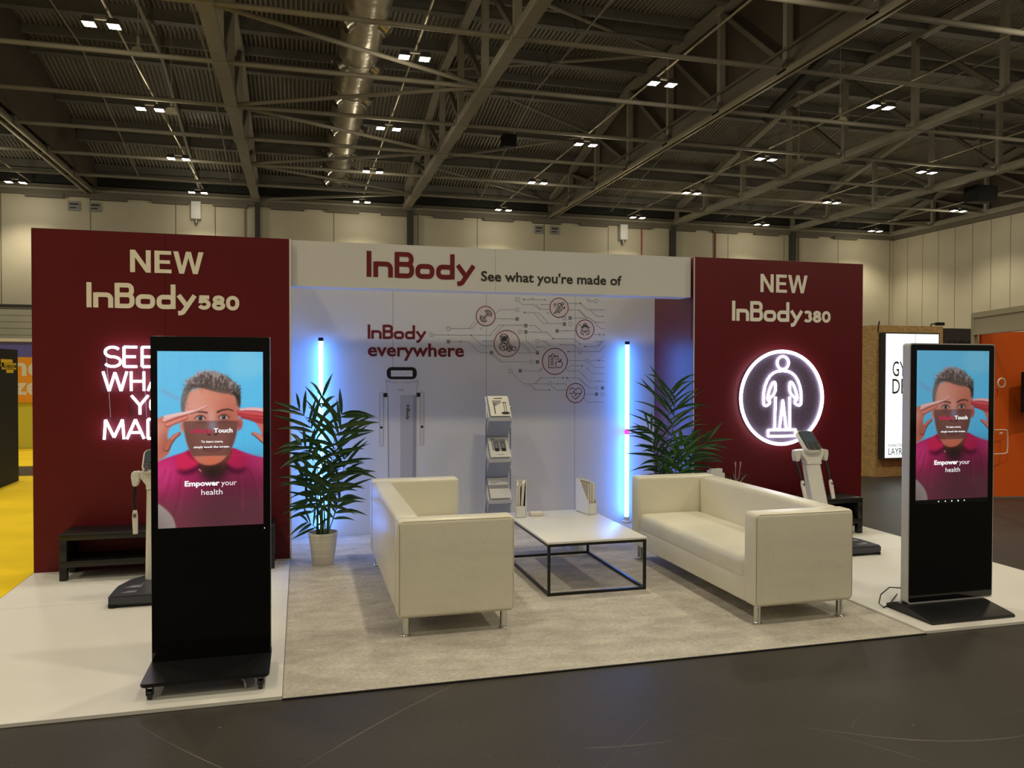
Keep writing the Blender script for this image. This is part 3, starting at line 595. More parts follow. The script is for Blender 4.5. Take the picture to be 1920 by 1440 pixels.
for z0, z1, wd in ((2.2, 2.5, 0.03), (2.2, 2.235, 0.06), (2.43, 2.5, 0.06)):
    c.bar(a+Vector((0, 0, (z0+z1)/2)), e+Vector((0, 0, (z0+z1)/2)), wd, z1-z0)
c.obj('fascia', M['shell_frame'], g)
c = MB(); c.bar(a, a+Vector((0, 0, 2.5)), 0.06, 0.06); c.obj('post', M['shell_frame'], g)
c = MB(); c.bar(e, e+Vector((0, 0, 2.5)), 0.06, 0.06); c.obj('post', M['shell_frame'], g)
c = MB(); c.bar(a+Vector((0.1, 0.02, 0)), a+Vector((0.1, 0.02, 2.22)), 0.03, 0.03); c.obj('white_upright', M['white_gloss'], g)
g = thing('orange_backdrop', 'curved orange display backdrop with white line drawing at right edge', 'backdrop', (9.1, 4.3, 0))
pts = [(-0.12, 0.13), (0.0, 0.05), (0.3, -0.02), (0.65, -0.04), (1.1, -0.1), (1.6, -0.24)]
c = MB(); vs = []; fs = []
for p in smooth(pts, 2): vs += [(p[0], p[1], 0.02), (p[0], p[1], 2.24)]
m_ = len(vs)//2
vs += [(v[0], v[1]+0.04, v[2]) for v in vs]
for i in range(m_-1): fs += [(2*i, 2*i+2, 2*i+3, 2*i+1), (2*m_+2*i, 2*m_+2*i+1, 2*m_+2*i+3, 2*m_+2*i+2), (2*i+1, 2*i+3, 2*m_+2*i+3, 2*m_+2*i+1)]
c.add(vs, fs, True); c.obj('panel', M['orange'], g)
c = MB(); c.tube([(x, -0.06, z) for x, z in arc(0.02, 1.556, 0.06, 0, 360, 24)], 0.009, 6)
q = [(-0.1, 0.93), (0.09, 0.93), (0.115, 0.905), (0.115, 0.635), (0.09, 0.61), (-0.1, 0.61)]
c.tube([(x, -0.075, z) for x, z in smooth(q, 1)], 0.008, 6); c.tube([(0.0, -0.06, 0.88), (0.04, -0.06, 0.885)], 0.012, 6); c.obj('line_drawing', M['pale_print'], g)
g = thing('wall_screen', 'black flat screen on the orange backdrop at right edge', 'television', (9.335, 4.14, 1.16))
c = MB(); c.box(0, 0.75, -0.06, 0, 0, 0.54); c.obj('casing', M['black_matte'], g)
c = MB(); c.box(0.3, 0.45, 0, 0.09, 0.2, 0.35); c.obj('bracket', M['steel_dark'], g)

# ------------------------------------------------------------------ the stand: floor, walls, header
WY, BY, TOP = 3.087, 4.036, 2.868
def board(name, x0, x1, label):
    b_ = MB(); b_.box(x0, x1, 0, 2.035, 0.002, 0.02); b_.box(x0, x1, 2.039, 3.19, 0.002, 0.02)
    return tag(b_.obj(name, M['white_board']), label, 'floor panel')
board('platform_floor', -2.04, -0.002, 'white board floor on the left, under the black totem on castors')
board('platform_floor', 4.002, 6.0, 'white board floor on the right, under the silver edged totem')
b_ = MB(); b_.box(0, 4.0, 0, 4.036, 0.001, 0.006); tag(b_.obj('carpet', M['carpet']), 'light grey carpet between the two white board floors', 'carpet')
b_ = MB(); b_.box(0.0, 4.0, -0.012, 0.0, 0.0, 0.008); tag(b_.obj('edge_tape', M['black_matte']), 'thin black tape along the front edge of the grey carpet', 'tape')

def rrect(x0, x1, z0, z1, r, n=5):
    return (arc(x1-r, z1-r, r, 0, 90, n) + arc(x0+r, z1-r, r, 90, 180, n) + arc(x0+r, z0+r, r, 180, 270, n) + arc(x1-r, z0+r, r, 270, 360, n))
def logo(mb, x0, x1, z0, cap, y):
    """the rounded wordmark, drawn as even strokes"""
    kx = (x1-x0)/4.3; wd = 0.185*cap
    def st(p, closed=False): mb.stroke([(x0+a*kx, z0+b*cap) for a, b in p], wd, y, closed)
    st([(0.09, 0), (0.09, 1)])
    st([(0.345, 0), (0.345, 0.6)]); st([(0.345, 0.515)] + arc(0.745, 0.345, 0.17, 90, 0, 6) + [(0.915, 0)])
    st([(1.165, 0), (1.165, 1)])
    st([(1.165, 0.918)] + arc(1.56, 0.758, 0.16, 90, 0, 6) + arc(1.56, 0.69, 0.16, 0, -90, 6) + [(1.165, 0.53)])
    st([(1.165, 0.53)] + arc(1.57, 0.36, 0.17, 90, 0, 6) + arc(1.57, 0.252, 0.17, 0, -90, 6) + [(1.165, 0.082)])
    st(rrect(1.975, 2.545, 0.082, 0.48, 0.16), True)
    st(rrect(2.795, 3.355, 0.082, 0.48, 0.16), True); st([(3.355, 0), (3.355, 1)])
    st([(4.22, 0.575)] + smooth([(3.83, 0.0), (3.73, -0.15), (3.55, -0.165)], 2)); st([(3.57, 0.575), (3.93, 0.1)])

def digits(mb, string, x0, x1, z0, cap, y):
    """heavy numerals as broad strokes"""
    D = {'5': [[(.86, .868), (.17, .868)], [(.27, .98), (.21, .44)], arc(.46, .375, .355, 138, -155, 16, .245)], '0': [rrect(.15, .85, .12, .88, .33, 8)],
         '8': [arc(.5, .72, .29, 0, 360, 20, .165), arc(.5, .30, .345, 0, 360, 20, .195)],
         '3': [arc(.47, .71, .33, 155, -75, 14, .175), arc(.47, .31, .37, 75, -150, 14, .205)]}
    k = (x1-x0)/3.12
    for i, ch in enumerate(string):
        for p in D[ch]: mb.stroke([(x0+(a+1.06*i)*k, z0+b*cap) for a, b in p], 0.265*cap, y, p[0] == p[-1] or ch == '0')
def block_new(mb, x0, x1, z0, cap, y):
    """the bold headline word"""
    k = (x1-x0)/3.03
    def pg(p, o): mb.add([(x0+(a+o)*k, y, z0+b*cap) for a, b in p], [tuple(range(len(p)))])
    pg([(0, 0), (0.2, 0), (0.2, 1), (0, 1)], 0); pg([(0.2, 1), (0.2, .66), (0.64, 0), (0.64, .34)], 0); pg([(0.64, 0), (0.84, 0), (0.84, 1), (0.64, 1)], 0)
    o = 0.99
    for p in ([(0, 0), (.21, 0), (.21, 1), (0, 1)], [(.21, 0), (.70, 0), (.70, .17), (.21, .17)], [(.21, .42), (.64, .42), (.64, .58), (.21, .58)], [(.21, .83), (.69, .83), (.69, 1), (.21, 1)]): pg(p, o)
    o = 1.76
    for p in ([(0, 1), (.215, 1), (.365, .32), (.25, 0)], [(.25, 0), (.45, 0), (.365, .32)], [(.365, .32), (.45, 0), (.635, .72), (.53, 1)], [(.53, 1), (.635, .72), (.74, 1)],
              [(.74, 1), (.635, .72), (.82, 0), (.905, .32)], [(.82, 0), (1.02, 0), (.905, .32)], [(.905, .32), (1.02, 0), (1.27, 1), (1.055, 1)]): pg(p, o)

g = thing('display_wall', 'maroon display wall on the left reading NEW and 580', 'wall', (0, 0, 0.02))
b_ = MB(); b_.box(-2.04, -1.024, WY, WY+0.09, 0, TOP-0.02); b_.box(-1.02, 0.0, WY, WY+0.09, 0, TOP-0.02); b_.mat(1); b_.box(-1.03, -1.01, WY+0.004, WY+0.08, 0, TOP-0.025)
b_.obj('panel', [M['maroon'], M['maroon_seam']], g)
b_ = MB(); b_.box(-0.03, 0.004, WY+0.09, BY+0.08, -0.014, TOP-0.02); b_.obj('return_wall', M['white_wall'], g)
b_ = MB(); b_.box(0.0, 0.014, WY+0.0, WY+0.02, -0.014, TOP-0.02); b_.obj('edge_trim', M['white_gloss'], g)
b_ = MB(); block_new(b_, -1.296, -0.713, 2.51, 0.19, WY-0.003)
b_.obj('headline_lettering', M['pale_print'], g)
b_ = MB(); logo(b_, -1.63, -0.77, 2.205, 0.21, WY-0.003); digits(b_, '580', -0.762, -0.422, 2.205, 0.124, WY-0.003); b_.obj('model_lettering', M['pale_print'], g)

g = thing('display_wall', 'maroon display wall on the right reading NEW and 380', 'wall', (0, 0, 0.02))
b_ = MB(); b_.box(3.985, 6.0, WY, WY+0.09, 0, TOP-0.02, 0.004, 2); b_.obj('panel', M['maroon'], g)
b_ = MB(); b_.box(3.985, 4.075, WY+0.09, BY+0.08, -0.014, TOP-0.02); b_.obj('return_wall', M['maroon_laminate'], g)
b_ = MB(); b_.box(3.977, 3.985, WY+0.03, WY+0.27, -0.014, 2.0); b_.obj('side_panel', M['maroon_laminate'], g)
b_ = MB(); b_.box(3.975, 3.985, WY+0.004, WY+0.016, -0.014, TOP-0.03); b_.obj('edge_trim', M['aluminium'], g)
b_ = MB(); block_new(b_, 4.737, 5.304, 2.51, 0.19, WY-0.003); b_.obj('headline_lettering', M['pale_print'], g)
b_ = MB(); logo(b_, 4.408, 5.251, 2.205, 0.207, WY-0.003); digits(b_, '380', 5.257, 5.59, 2.205, 0.122, WY-0.003); b_.obj('model_lettering', M['pale_print'], g)

g = thing('header_fascia', 'white header beam bridging the two maroon walls', 'header', (0, 0, 2.46))
b_ = MB(); b_.box(0.006, 1.9, 3.15, 3.385, 0, 0.41); b_.box(1.902, 3.968, 3.15, 3.385, 0, 0.41); b_.obj('beam', M['white_wall'], g)
b_ = MB(); logo(b_, 0.684, 1.708, 0.104, 0.237, 3.147); b_.obj('logo_lettering', M['maroon_print'], g)
b_ = MB(); text(b_, "See what you're made of", 1.76, 3.204, 0.098, 0.095, 3.147, 0.022); b_.obj('slogan_lettering', M['charcoal'], g)

g = thing('back_wall', 'white printed back wall of the stand between two blue light tubes', 'wall', (0, 0, 0.006))
b_ = MB()
for x0, x1 in ((0.0, 1.022), (1.026, 2.019), (2.023, 3.026), (3.03, 3.985)): b_.box(x0, x1, BY, BY+0.08, 0, TOP-0.02)
b_.mat(1); b_.box(0.01, 3.97, BY+0.004, BY+0.07, 0, TOP-0.03)
b_.obj('panel', [M['white_wall'], M['seam_grey']], g)
Y0 = BY-0.002
b_ = MB(); logo(b_, 0.765, 1.375, 2.024, 0.147, Y0); b_.obj('logo_lettering', M['maroon_print'], g)
b_ = MB(); text(b_, 'everywhere', 0.765, 1.777, 1.842, 0.14, Y0, 0.025); b_.obj('slogan_lettering', M['maroon_print'], g)
b_ = MB()
for p in TRACES: b_.stroke([(a/1000, z/1000-0.006) for a, z in p], 0.0045, Y0)
for q, wd in ((SQ_OPEN, 0), (SQ_DOT, 1)):
    for a, z in q:
        a /= 1000; z = z/1000-0.006; h = 0.018
        b_.stroke([(a-h, z-h), (a+h, z-h), (a+h, z+h), (a-h, z+h)], 0.004, Y0-0.0004, True)
        if wd: b_.disc(a, z, 0.005, Y0-0.0004, 10)
b_.mat(1)
for a, z in SQ_FULL: b_.flat([(a/1000-.019, z/1000-.025), (a/1000+.019, z/1000-.025), (a/1000+.019, z/1000+.013), (a/1000-.019, z/1000+.013)], Y0-0.0004)
for a, z, r in DOTS: b_.disc(a/1000, z/1000-0.006, r/1000, Y0-0.0006, 14)
b_.obj('circuit_print', [M['trace_print'], M['square_print']], g)
for nm, (cx, cz, r), ss in BADGES:
    cx /= 1000; cz = cz/1000-0.006; r /= 1000
    b_ = MB(); b_.disc(cx, cz, r-0.004, Y0-0.001); b_.mat(1); b_.disc(cx, cz, r, Y0-0.0015, 48, r-0.0085); b_.mat(2)
    for s_ in ss: b_.stroke([(a/1000, z/1000-0.006) for a, z in s_], 0.0075, Y0-0.002, s_[0] == s_[-1])
    b_.obj('%s_badge' % nm, [M['badge_fill'], M['maroon_print'], M['ink']], g)
# picture of a scale column printed on the wall
b_ = MB(); Yp = Y0-0.0005
b_.mat(0); b_.flat([(0.977, 0.5), (1.26, 0.5), (1.268, 1.44), (1.285, 1.6), (1.24, 1.7), (0.99, 1.7), (0.948, 1.6), (0.968, 1.44)], Yp)
b_.mat(4); b_.flat([(1.10, 0.5), (1.26, 0.5), (1.267, 1.44), (1.10, 1.44)], Yp-.0002)
b_.mat(5); b_.flat([(1.225, 0.5), (1.26, 0.5), (1.267, 1.44), (1.235, 1.44)], Yp-.0004); b_.flat([(0.977, 0.5), (0.985, 0.5), (0.976, 1.44), (0.968, 1.44)], Yp-.0004)
b_.mat(1); b_.stroke([(0.948, 1.6), (0.968, 1.44), (0.977, 0.5)], 0.004, Yp-.0005); b_.stroke([(1.285, 1.6), (1.268, 1.44), (1.26, 0.5)], 0.004, Yp-.0005)
b_.stroke([(0.955, 1.59), (1.03, 1.572), (1.12, 1.568), (1.2, 1.572), (1.278, 1.59)], 0.006, Yp-.0004)
b_.mat(2); b_.flat(rrect(0.959, 1.272, 1.605, 1.732, 0.05), Yp-.0004)
b_.flat([(0.926, 1.42), (0.972, 1.42), (0.968, 1.466), (0.926, 1.46)], Yp-.0004); b_.flat([(1.27, 1.42), (1.312, 1.42), (1.312, 1.462), (1.272, 1.466)], Yp-.0004)
b_.mat(3); b_.flat([(1.003, 1.634), (1.227, 1.634), (1.227, 1.697), (1.003, 1.697)], Yp-.0008)
b_.flat([(1.075, 1.57), (1.16, 1.566), (1.16, 1.562), (1.075, 1.566)], Yp-.0008)
for x0 in (0.886, 1.31):
    b_.mat(0); b_.flat(rrect(x0, x0+0.037, 0.912, 1.472, 0.012, 3), Yp-.0004)
    b_.mat(1); b_.stroke(rrect(x0, x0+0.037, 0.912, 1.472, 0.012, 3), 0.004, Yp-.0006, True)
    b_.mat(2); b_.disc(x0+0.018, 1.105, 0.014, Yp-.0008, 12)
b_.mat(1); b_.stroke([(1.07, 1.50), (1.14, 1.497)], 0.006, Yp-.0008); b_.stroke([(1.09, 1.488), (1.135, 1.486)], 0.005, Yp-.0008)
for i in range(6): b_.stroke([(1.02+i*0.033, 1.645+0.008*(i % 3)), (1.04+i*0.033, 1.68-0.006*(i % 2))], 0.004, Yp-.0012)
def lv(mb, x, z0, z1):
    v0 = len(mb.v); logo(mb, 0, z1-z0, 0, 0.034, Yp-.001)
    for i in range(v0, len(mb.v)):
        p = mb.v[i]; mb.v[i] = (x + p[2], p[1], z1 - p[0])
b_.mat(2); lv(b_, 1.165, 1.18, 1.335)
b_.obj('scale_print', [M['print_light'], M['trace_print'], M['device_dark'], M['white_gloss'], M['print_mid'], M['print_shade']], g)

# ------------------------------------------------------------------ neon signs
def neon_letter(ch):
    A = {'S': [arc(.36, .74, .3, 35, 270, 10, .25) + arc(.36, .25, .33, 90, -150, 10, .25)], 'E': [[(.62, 0), (.06, 0), (.06, 1), (.62, 1)], [(.06, .51), (.56, .51)]],
         'W': [[(0, 1), (.24, 0), (.48, .95), (.72, 0), (.96, 1)]], 'H': [[(.05, 0), (.05, 1)], [(.65, 0), (.65, 1)], [(.05, .5), (.65, .5)]],
         'A': [[(0, 0), (.36, 1), (.72, 0)], [(.13, .33), (.59, .33)]], 'T': [[(0, 1), (.7, 1)], [(.35, 1), (.35, 0)]], 'Y': [[(0, 1), (.36, .48), (.72, 1)], [(.36, .48), (.36, 0)]],
         'O': [arc(.4, .5, .38, 0, 360, 24, .5)], 'U': [[(.05, 1), (.05, .3)] + arc(.35, .3, .3, 180, 360, 8) + [(.65, 1)]], "'": [[(.05, 1), (.03, .8)]],
         'R': [[(.05, 0), (.05, 1), (.4, 1)] + arc(.4, .77, .22, 80, -80, 8) + [(.05, .54)], [(.35, .54), (.65, 0)]], 'M': [[(0, 0), (.06, 1), (.42, .1), (.78, 1), (.84, 0)]],
         'D': [[(.05, 0), (.05, 1), (.3, 1)] + arc(.3, .5, .38, 85, -85, 10, .5) + [(.3, 0), (.05, 0)]], 'F': [[(.06, 0), (.06, 1), (.6, 1)], [(.06, .52), (.52, .52)]]}
    return A[ch]
NY = WY-0.045
g = thing('neon_sign', 'white neon lettering on the left maroon wall behind the totem', 'neon sign', (-1.5, NY, 1.0))
rows = [(0.73, 0.165, [('S', 0.005, .19), ('E', 0.15, .18), ('E', 0.29, .18)]),
        (0.526, 0.162, [('W', 0.0, .19), ('H', 0.207, .165), ('A', 0.345, .18), ('T', 0.49, .17)]),
        (0.326, 0.16, [('Y', 0.217, .18), ('O', 0.36, .18), ('U', 0.52, .17), ("'", 0.655, .16), ('R', 0.69, .17), ('E', 0.81, .15)]),
        (0.12, 0.163, [('M', 0.006, .18), ('A', 0.18, .185), ('D', 0.334, .18), ('E', 0.48, .17), ('O', 0.64, .17), ('F', 0.8, .16)])]
for z, h, ls in rows:
    for ch, x, wd in ls:
        b_ = MB()
        for p in neon_letter(ch):
            b_.bent([(x+a*wd, 0, z+c*h) for a, c in p], 0.0105, 8)
        b_.obj('letter_tube', M['neon_text'], g)
for z, h, ls in rows:
    x1 = ls[-1][1]+0.17; x0 = ls[0][1]-0.03
    b_ = MB(); b_.prism(rrect(x0, x1, z-0.02, z+h+0.022, 0.03), 0.016, 0.021); b_.obj('backing_sheet', M['neon_back'], g)
b_ = MB()
for x in (0.02, 0.3, 0.6): b_.tube([(x, 0.02, 0.86), (x+0.03, 0.03, 0.3)], 0.003, 5)
b_.obj('wire', M['paper_grey'], g)

g = thing('neon_sign', 'round white neon sign of a standing figure on the right wall', 'neon sign', (4.978, NY, 1.424))
def ntube(name, paths, r=0.0125):
    b_ = MB()
    for p in paths:
        cl = p[0] == p[-1] and len(p) > 3
        if cl: b_.tube([(a, 0, c) for a, c in p[:-1]], r, 8, closed=True)
        else: b_.bent([(a, 0, c) for a, c in p], r, 8)
    return b_.obj(name, M['neon'], g)
ring = arc(0, 0, 0.487, 0, 360, 64); ring[-1] = ring[0]; ntube('ring_tube', [ring], 0.0165)
hd = arc(0.006, 0.367, 0.068, 0, 360, 24); hd[-1] = hd[0]; ntube('head_tube', [hd])
o_ = []
for s_ in (-1, 1):
    o_.append([(0.004+s_*a, c) for a, c in smooth([(0.0, 0.284), (0.09, 0.275), (0.17, 0.215), (0.222, 0.09), (0.228, -0.06), (0.205, -0.085), (0.172, -0.075), (0.145, -0.05), (0.165, -0.012), (0.085, 0.05), (0.085, 0.165), (0.115, 0.165), (0.155, 0.09), (0.18, 0.0), (0.168, -0.03)], 1)])
ntube('arm_tube', o_)
ntube('leg_tube', [[(-0.078, 0.01), (-0.088, -0.33)], [(0.09, 0.01), (0.094, -0.33)], [(-0.03, -0.33), (0.009, -0.02), (0.052, -0.33)], [(-0.088, -0.33), (-0.03, -0.33)], [(0.052, -0.33), (0.094, -0.33)]])
bs = [(-0.164, -0.337), (0.166, -0.337), (0.166, -0.403), (-0.164, -0.403), (-0.164, -0.337)]
b_ = MB(); b_.bent([(a, 0, c) for a, c in bs], 0.0125, 8); b_.obj('plinth_tube', M['neon'], g)
b_ = MB(); b_.prism(arc(0, 0, 0.5, 0, 354, 59), 0.016, 0.022); b_.obj('backing_disc', M['neon_disc'], g)

# ------------------------------------------------------------------ blue light tubes
def light_tube(x, label, pink=False):
    g = thing('light_tube', label, 'light', (x, 3.945, 0.006))
    b_ = MB(); b_.lathe([(0.05, 0), (0.05, 0.02), (0.028, 0.03), (0.028, 0.07)], 16); b_.obj('foot', M['aluminium'], g)
    b_ = MB(); b_.tube([(0, 0, 0.07), (0, 0, 1.99)], 0.024, 16); tb = b_.obj('glowing_tube', M['led_blue'], g)
    if pink:
        b_ = MB(); b_.tube([(0, 0, 0.99), (0, 0, 1.045)], 0.026, 16); b_.obj('pink_band', M['led_pink'], tb)
    b_ = MB(); b_.tube([(0, 0, 1.99), (0, 0, 2.025)], 0.026, 16); b_.obj('end_cap', M['black_satin'], g)
light_tube(0.292, 'upright blue glowing tube behind the left potted palm')
light_tube(3.612, 'upright blue glowing tube with a pink band beside the right sofa', True)

# ------------------------------------------------------------------ sofas
def sofa(x, y, label, flip):
    D, Lg, H, zb = 0.765, 2.03, 0.752, 0.125
    g = thing('sofa', label, 'sofa', (x, y, 0.006), 0, 'white leather sofas')
    X = (lambda a, b: (D-b, D-a)) if flip else (lambda a, b: (a, b))
    def part(name, a, b, y0, y1, z0, z1, bev, seg=4):
        b_ = MB(); x0, x1 = X(a, b); b_.box(x0, x1, y0, y1, z0, z1, bev, seg); return b_.obj(name, M['leather'], g)
    for y0 in (0.0, Lg-0.155):
        ar = part('arm', 0.0, D, y0, y0+0.155, zb, H, 0.032)
        yo = y0-0.0005 if y0 == 0 else y0+0.1555
        b_ = MB(); q = rrect(0.012, D-0.012, zb+0.012, H-0.013, 0.03); b_.tube([(a, yo+(0.008 if y0 == 0 else -0.008), z) for a, z in q], 0.0028, 5, closed=True); b_.obj('piping', M['leather_seam'], ar)
    part('backrest', 0.60, D-0.004, 0.155, Lg-0.155, zb, H-0.004, 0.032)
    part('front_rail', 0.012, 0.6, 0.15, Lg-0.15, zb, 0.3, 0.02)
    # seat cushion with a soft rolled front edge and a slight crown
    x0, x1 = X(0.006, 0.61)
    bm = bmesh.new(); bmesh.ops.create_cube(bm, size=1.0)
    for v in bm.verts: v.co = Vector(((x0+x1)/2+v.co.x*(x1-x0), Lg/2+v.co.y*(Lg-0.306), 0.345+v.co.z*0.17))
    bmesh.ops.bevel(bm, geom=bm.edges[:], offset=0.05, segments=5, affect='EDGES', profile=0.5)
    bmesh.ops.subdivide_edges(bm, edges=[e for e in bm.edges if e.calc_length() > 0.3], cuts=10, use_grid_fill=True)
    for v in bm.verts:
        if v.co.z > 0.36:
            v.co.z += 0.022*math.sin(math.pi*min(1, max(0, (v.co.y-0.15)/(Lg-0.3))))*math.sin(math.pi*min(1, max(0, (v.co.x-x0)/(x1-x0))))
    b_ = MB(); b_.bm(bm, True); b_.obj('seat', M['leather'], g)
    for lx in (0.06, D-0.06):
        for ly in (0.07, Lg-0.07):
            b_ = MB(); b_.lathe([(0.034, 0), (0.034, 0.006), (0.026, 0.012), (0.024, 0.02), (0.024, zb+0.004)], 20, (lx, ly)); b_.obj('leg', M['chrome'], g)
    return g
sofa(0.68, 0.735, 'white leather sofa on the left, seen from behind, beside the potted palm', True)
sofa(2.995, 0.385, 'white leather sofa on the right, facing the coffee table', False)

# ------------------------------------------------------------------ coffee table and what is on it
g = thing('coffee_table', 'low white topped coffee table with a black steel frame between the sofas', 'table', (1.884, 1.41, 0.006))
W_, D_, H_ = 0.80, 1.27, 0.409
b_ = MB(); b_.box(-0.004, W_+0.004, -0.004, D_+0.004, H_-0.018, H_, 0.003, 2); b_.obj('tabletop', M['white_gloss'], g)
q = 0.02
for lx in (0, W_-q):
    for ly in (0, D_-q):
        b_ = MB(); b_.box(lx, lx+q, ly, ly+q, 0, H_-0.018); b_.obj('leg', M['black_metal'], g)
for z in (0, H_-0.018-q):
    for lx in (0, W_-q):
        b_ = MB(); b_.box(lx, lx+q, q, D_-q, z, z+q); b_.obj('rail', M['black_metal'], g)
    for ly in (0, D_-q):
        b_ = MB(); b_.box(q, W_-q, ly, ly+q, z, z+q); b_.obj('rail', M['black_metal'], g)
ZTB = 0.416
def file_box(name, x, y, rz, label, depth=0.24, wd=0.085, hf=0.10, hb=0.30):
    """open magazine file: low front, cut-away sides, tall back"""
    g = thing(name, label, 'magazine file', (x, y, ZTB), rz)
    t = 0.004
    for sx in (-wd/2, wd/2-t):
        b_ = MB(); b_.prism([(0, 0), (depth, 0), (depth, hb), (depth-0.06, hb), (0, hf)], sx, sx+t, 'x'); b_.obj('side_panel', M['white_gloss'], g)
    b_ = MB(); b_.box(-wd/2, wd/2, 0, t, 0, hf); b_.obj('front_panel', M['white_gloss'], g)
    b_ = MB(); b_.box(-wd/2, wd/2, depth-t, depth, 0, hb); b_.obj('back_panel', M['white_gloss'], g)
    b_ = MB(); b_.box(-wd/2, wd/2, 0, depth, 0, t); b_.obj('bottom_panel', M['white_gloss'], g)
def booklet(x, y, rz, dx, wd, h, dep, lean, label, group):
    g = thing('booklet', label, 'booklet', (x, y, ZTB+0.004), rz, group)
    mt = Matrix.Translation((dx, 0.02, 0.003)) @ Matrix.Rotation(lean, 4, 'Y')
    b_ = MB(); b_.box(0, wd, 0, dep, 0, h, mtx=mt); b_.obj('pages', M['paper'], g)
    b_ = MB(); b_.box(-0.0008, 0, -0.001, dep, 0, h+0.001, mtx=mt); b_.box(wd, wd+0.0008, -0.001, dep, 0, h+0.001, mtx=mt); b_.obj('cover', M['paper_edge'], g)
file_box('magazine_file', 1.955, 2.42, -0.32, 'white magazine file of booklets at the back left corner of the table')
for dx, wd, h, ln, lb in ((-0.036, 0.012, 0.27, 0.0, 'thin booklet standing leftmost in the left magazine file'), (-0.021, 0.014, 0.255, 0.0, 'booklet second from the left in the left magazine file'),
                          (-0.004, 0.02, 0.29, 0.05, 'thick pale booklet leaning right in the left magazine file')):
    booklet(1.955, 2.42, -0.32, dx, wd, h, 0.205, ln, lb, 'booklets in the left file')
file_box('magazine_file', 2.62, 2.40, 0.16, 'white magazine file of booklets at the back right corner of the table')
for dx, wd, h, ln, lb in ((-0.036, 0.012, 0.26, 0.0, 'thin booklet leftmost in the right magazine file'), (-0.018, 0.016, 0.285, 0.0, 'pale booklet in the middle of the right magazine file'),
                          (0.004, 0.024, 0.27, 0.0, 'thick buff booklet rightmost in the right magazine file')):
    booklet(2.62, 2.40, 0.16, dx, wd, h, 0.19, ln, lb, 'booklets in the right file')
g = thing('card_box', 'small cream card box on the table beside the left magazine file', 'box', (2.115, 2.45, ZTB), -0.05)
b_ = MB(); b_.box(-0.06, 0.06, 0, 0.085, 0, 0.024, 0.002, 2); b_.obj('tray', M['pot'], g)
b_ = MB(); b_.box(-0.054, 0.054, 0.006, 0.079, 0.022, 0.03); b_.obj('cards', M['paper'], g)
b_ = MB(); b_.lathe([(0.085, 0), (0.10, 0.26), (0.104, 0.262), (0.104, 0.27), (0.094, 0.27), (0.085, 0.25)], 28, (2.63, 2.86), False)
b_.v = [(p[0], p[1], p[2]+0.006) for p in b_.v]; tag(b_.obj('waste_bin', M['white_gloss']), 'small white round bin on the carpet just behind the coffee table', 'bin')

# ------------------------------------------------------------------ brochure rack
g = thing('brochure_rack', 'folding zigzag brochure rack against the white back wall', 'rack', (2.06, 3.74, 0.006))
zs = [1.425, 1.205, 0.995, 0.785, 0.575, 0.365, 0.155]
hw = 0.118
for i in range(6):
    y0, y1 = (0.0, -0.17) if i % 2 == 0 else (-0.17, 0.0)
    a = Vector((0, y0, zs[i])); b2 = Vector((0, y1, zs[i+1]))
    b_ = MB()
    for s_ in (-hw, hw): b_.bar(a+Vector((s_, 0, 0)), b2+Vector((s_, 0, 0)), 0.012, 0.008)
    b_.bar(a-Vector((hw, 0, 0)), a+Vector((hw, 0, 0)), 0.012, 0.016)
    if i == 5: b_.bar(b2-Vector((hw, 0, 0)), b2+Vector((hw, 0, 0)), 0.012, 0.012)
    b_.obj('shelf_frame', M['aluminium'], g)
    d_ = (b2-a)
    b_ = MB(); o1 = a+Vector((-hw, 0, 0)); o2 = a+Vector((hw, 0, 0))
    b_.add([o1, o2, o2+d_, o1+d_, o1+Vector((0, .003, 0)), o2+Vector((0, .003, 0)), o2+d_+Vector((0, .003, 0)), o1+d_+Vector((0, .003, 0))], [(0, 1, 2, 3), (7, 6, 5, 4), (0, 4, 5, 1), (3, 2, 6, 7)])
    b_.obj('acrylic_sheet', M['acrylic'], g)
    if i % 2 == 0:
        b_ = MB(); b_.box(-hw-0.004, hw+0.004, -0.196, -0.165, zs[i+1]-0.02, zs[i+1]+0.018); b_.obj('shelf_lip', M['aluminium'], g)
for s_ in (-1, 1):
    b_ = MB()
    P_ = [(s_*(hw+0.012), -0.02 + 0.0*i, z) for i, z in enumerate(zs)]
    q = []
    for i in range(6):
        zz = (zs[i]+zs[i+1])/2 - 0.02
        q.append((s_*(hw+0.012), -0.085, zz) if i % 2 == 0 else (s_*(hw+0.012), -0.085, zz))
    pts = []
    for i in range(3):
        zt = zs[2*i]; pts += [(s_*(hw+0.012), -0.08, zt-0.1), (s_*(hw+0.03), 0.1 if s_ > 0 else -0.19, zt-0.21), (s_*(hw+0.012), -0.08, zt-0.32)]
    pts += [(s_*(hw+0.03), 0.1 if s_ > 0 else -0.19, 0.1), (s_*(hw+0.012), -0.02, 0.006)]
    b_.tube(pts, 0.006, 6); b_.obj('scissor_rod', M['steel_grey'], g)
b_ = MB(); b_.box(-hw, hw, -0.18, 0.02, 0.001, 0.012); b_.tube([(-hw+.01, -0.16, 0.01), (-hw+.01, 0.0, 0.155)], 0.005, 6); b_.tube([(hw-.01, -0.16, 0.01), (hw-.01, 0.0, 0.155)], 0.005, 6); b_.obj('base', M['aluminium'], g)
br = ['brochure showing two body scales on the top shelf of the rack', 'brochure showing two handsets on the middle shelf of the rack', 'mostly blank white brochure on the lowest visible shelf of the rack']
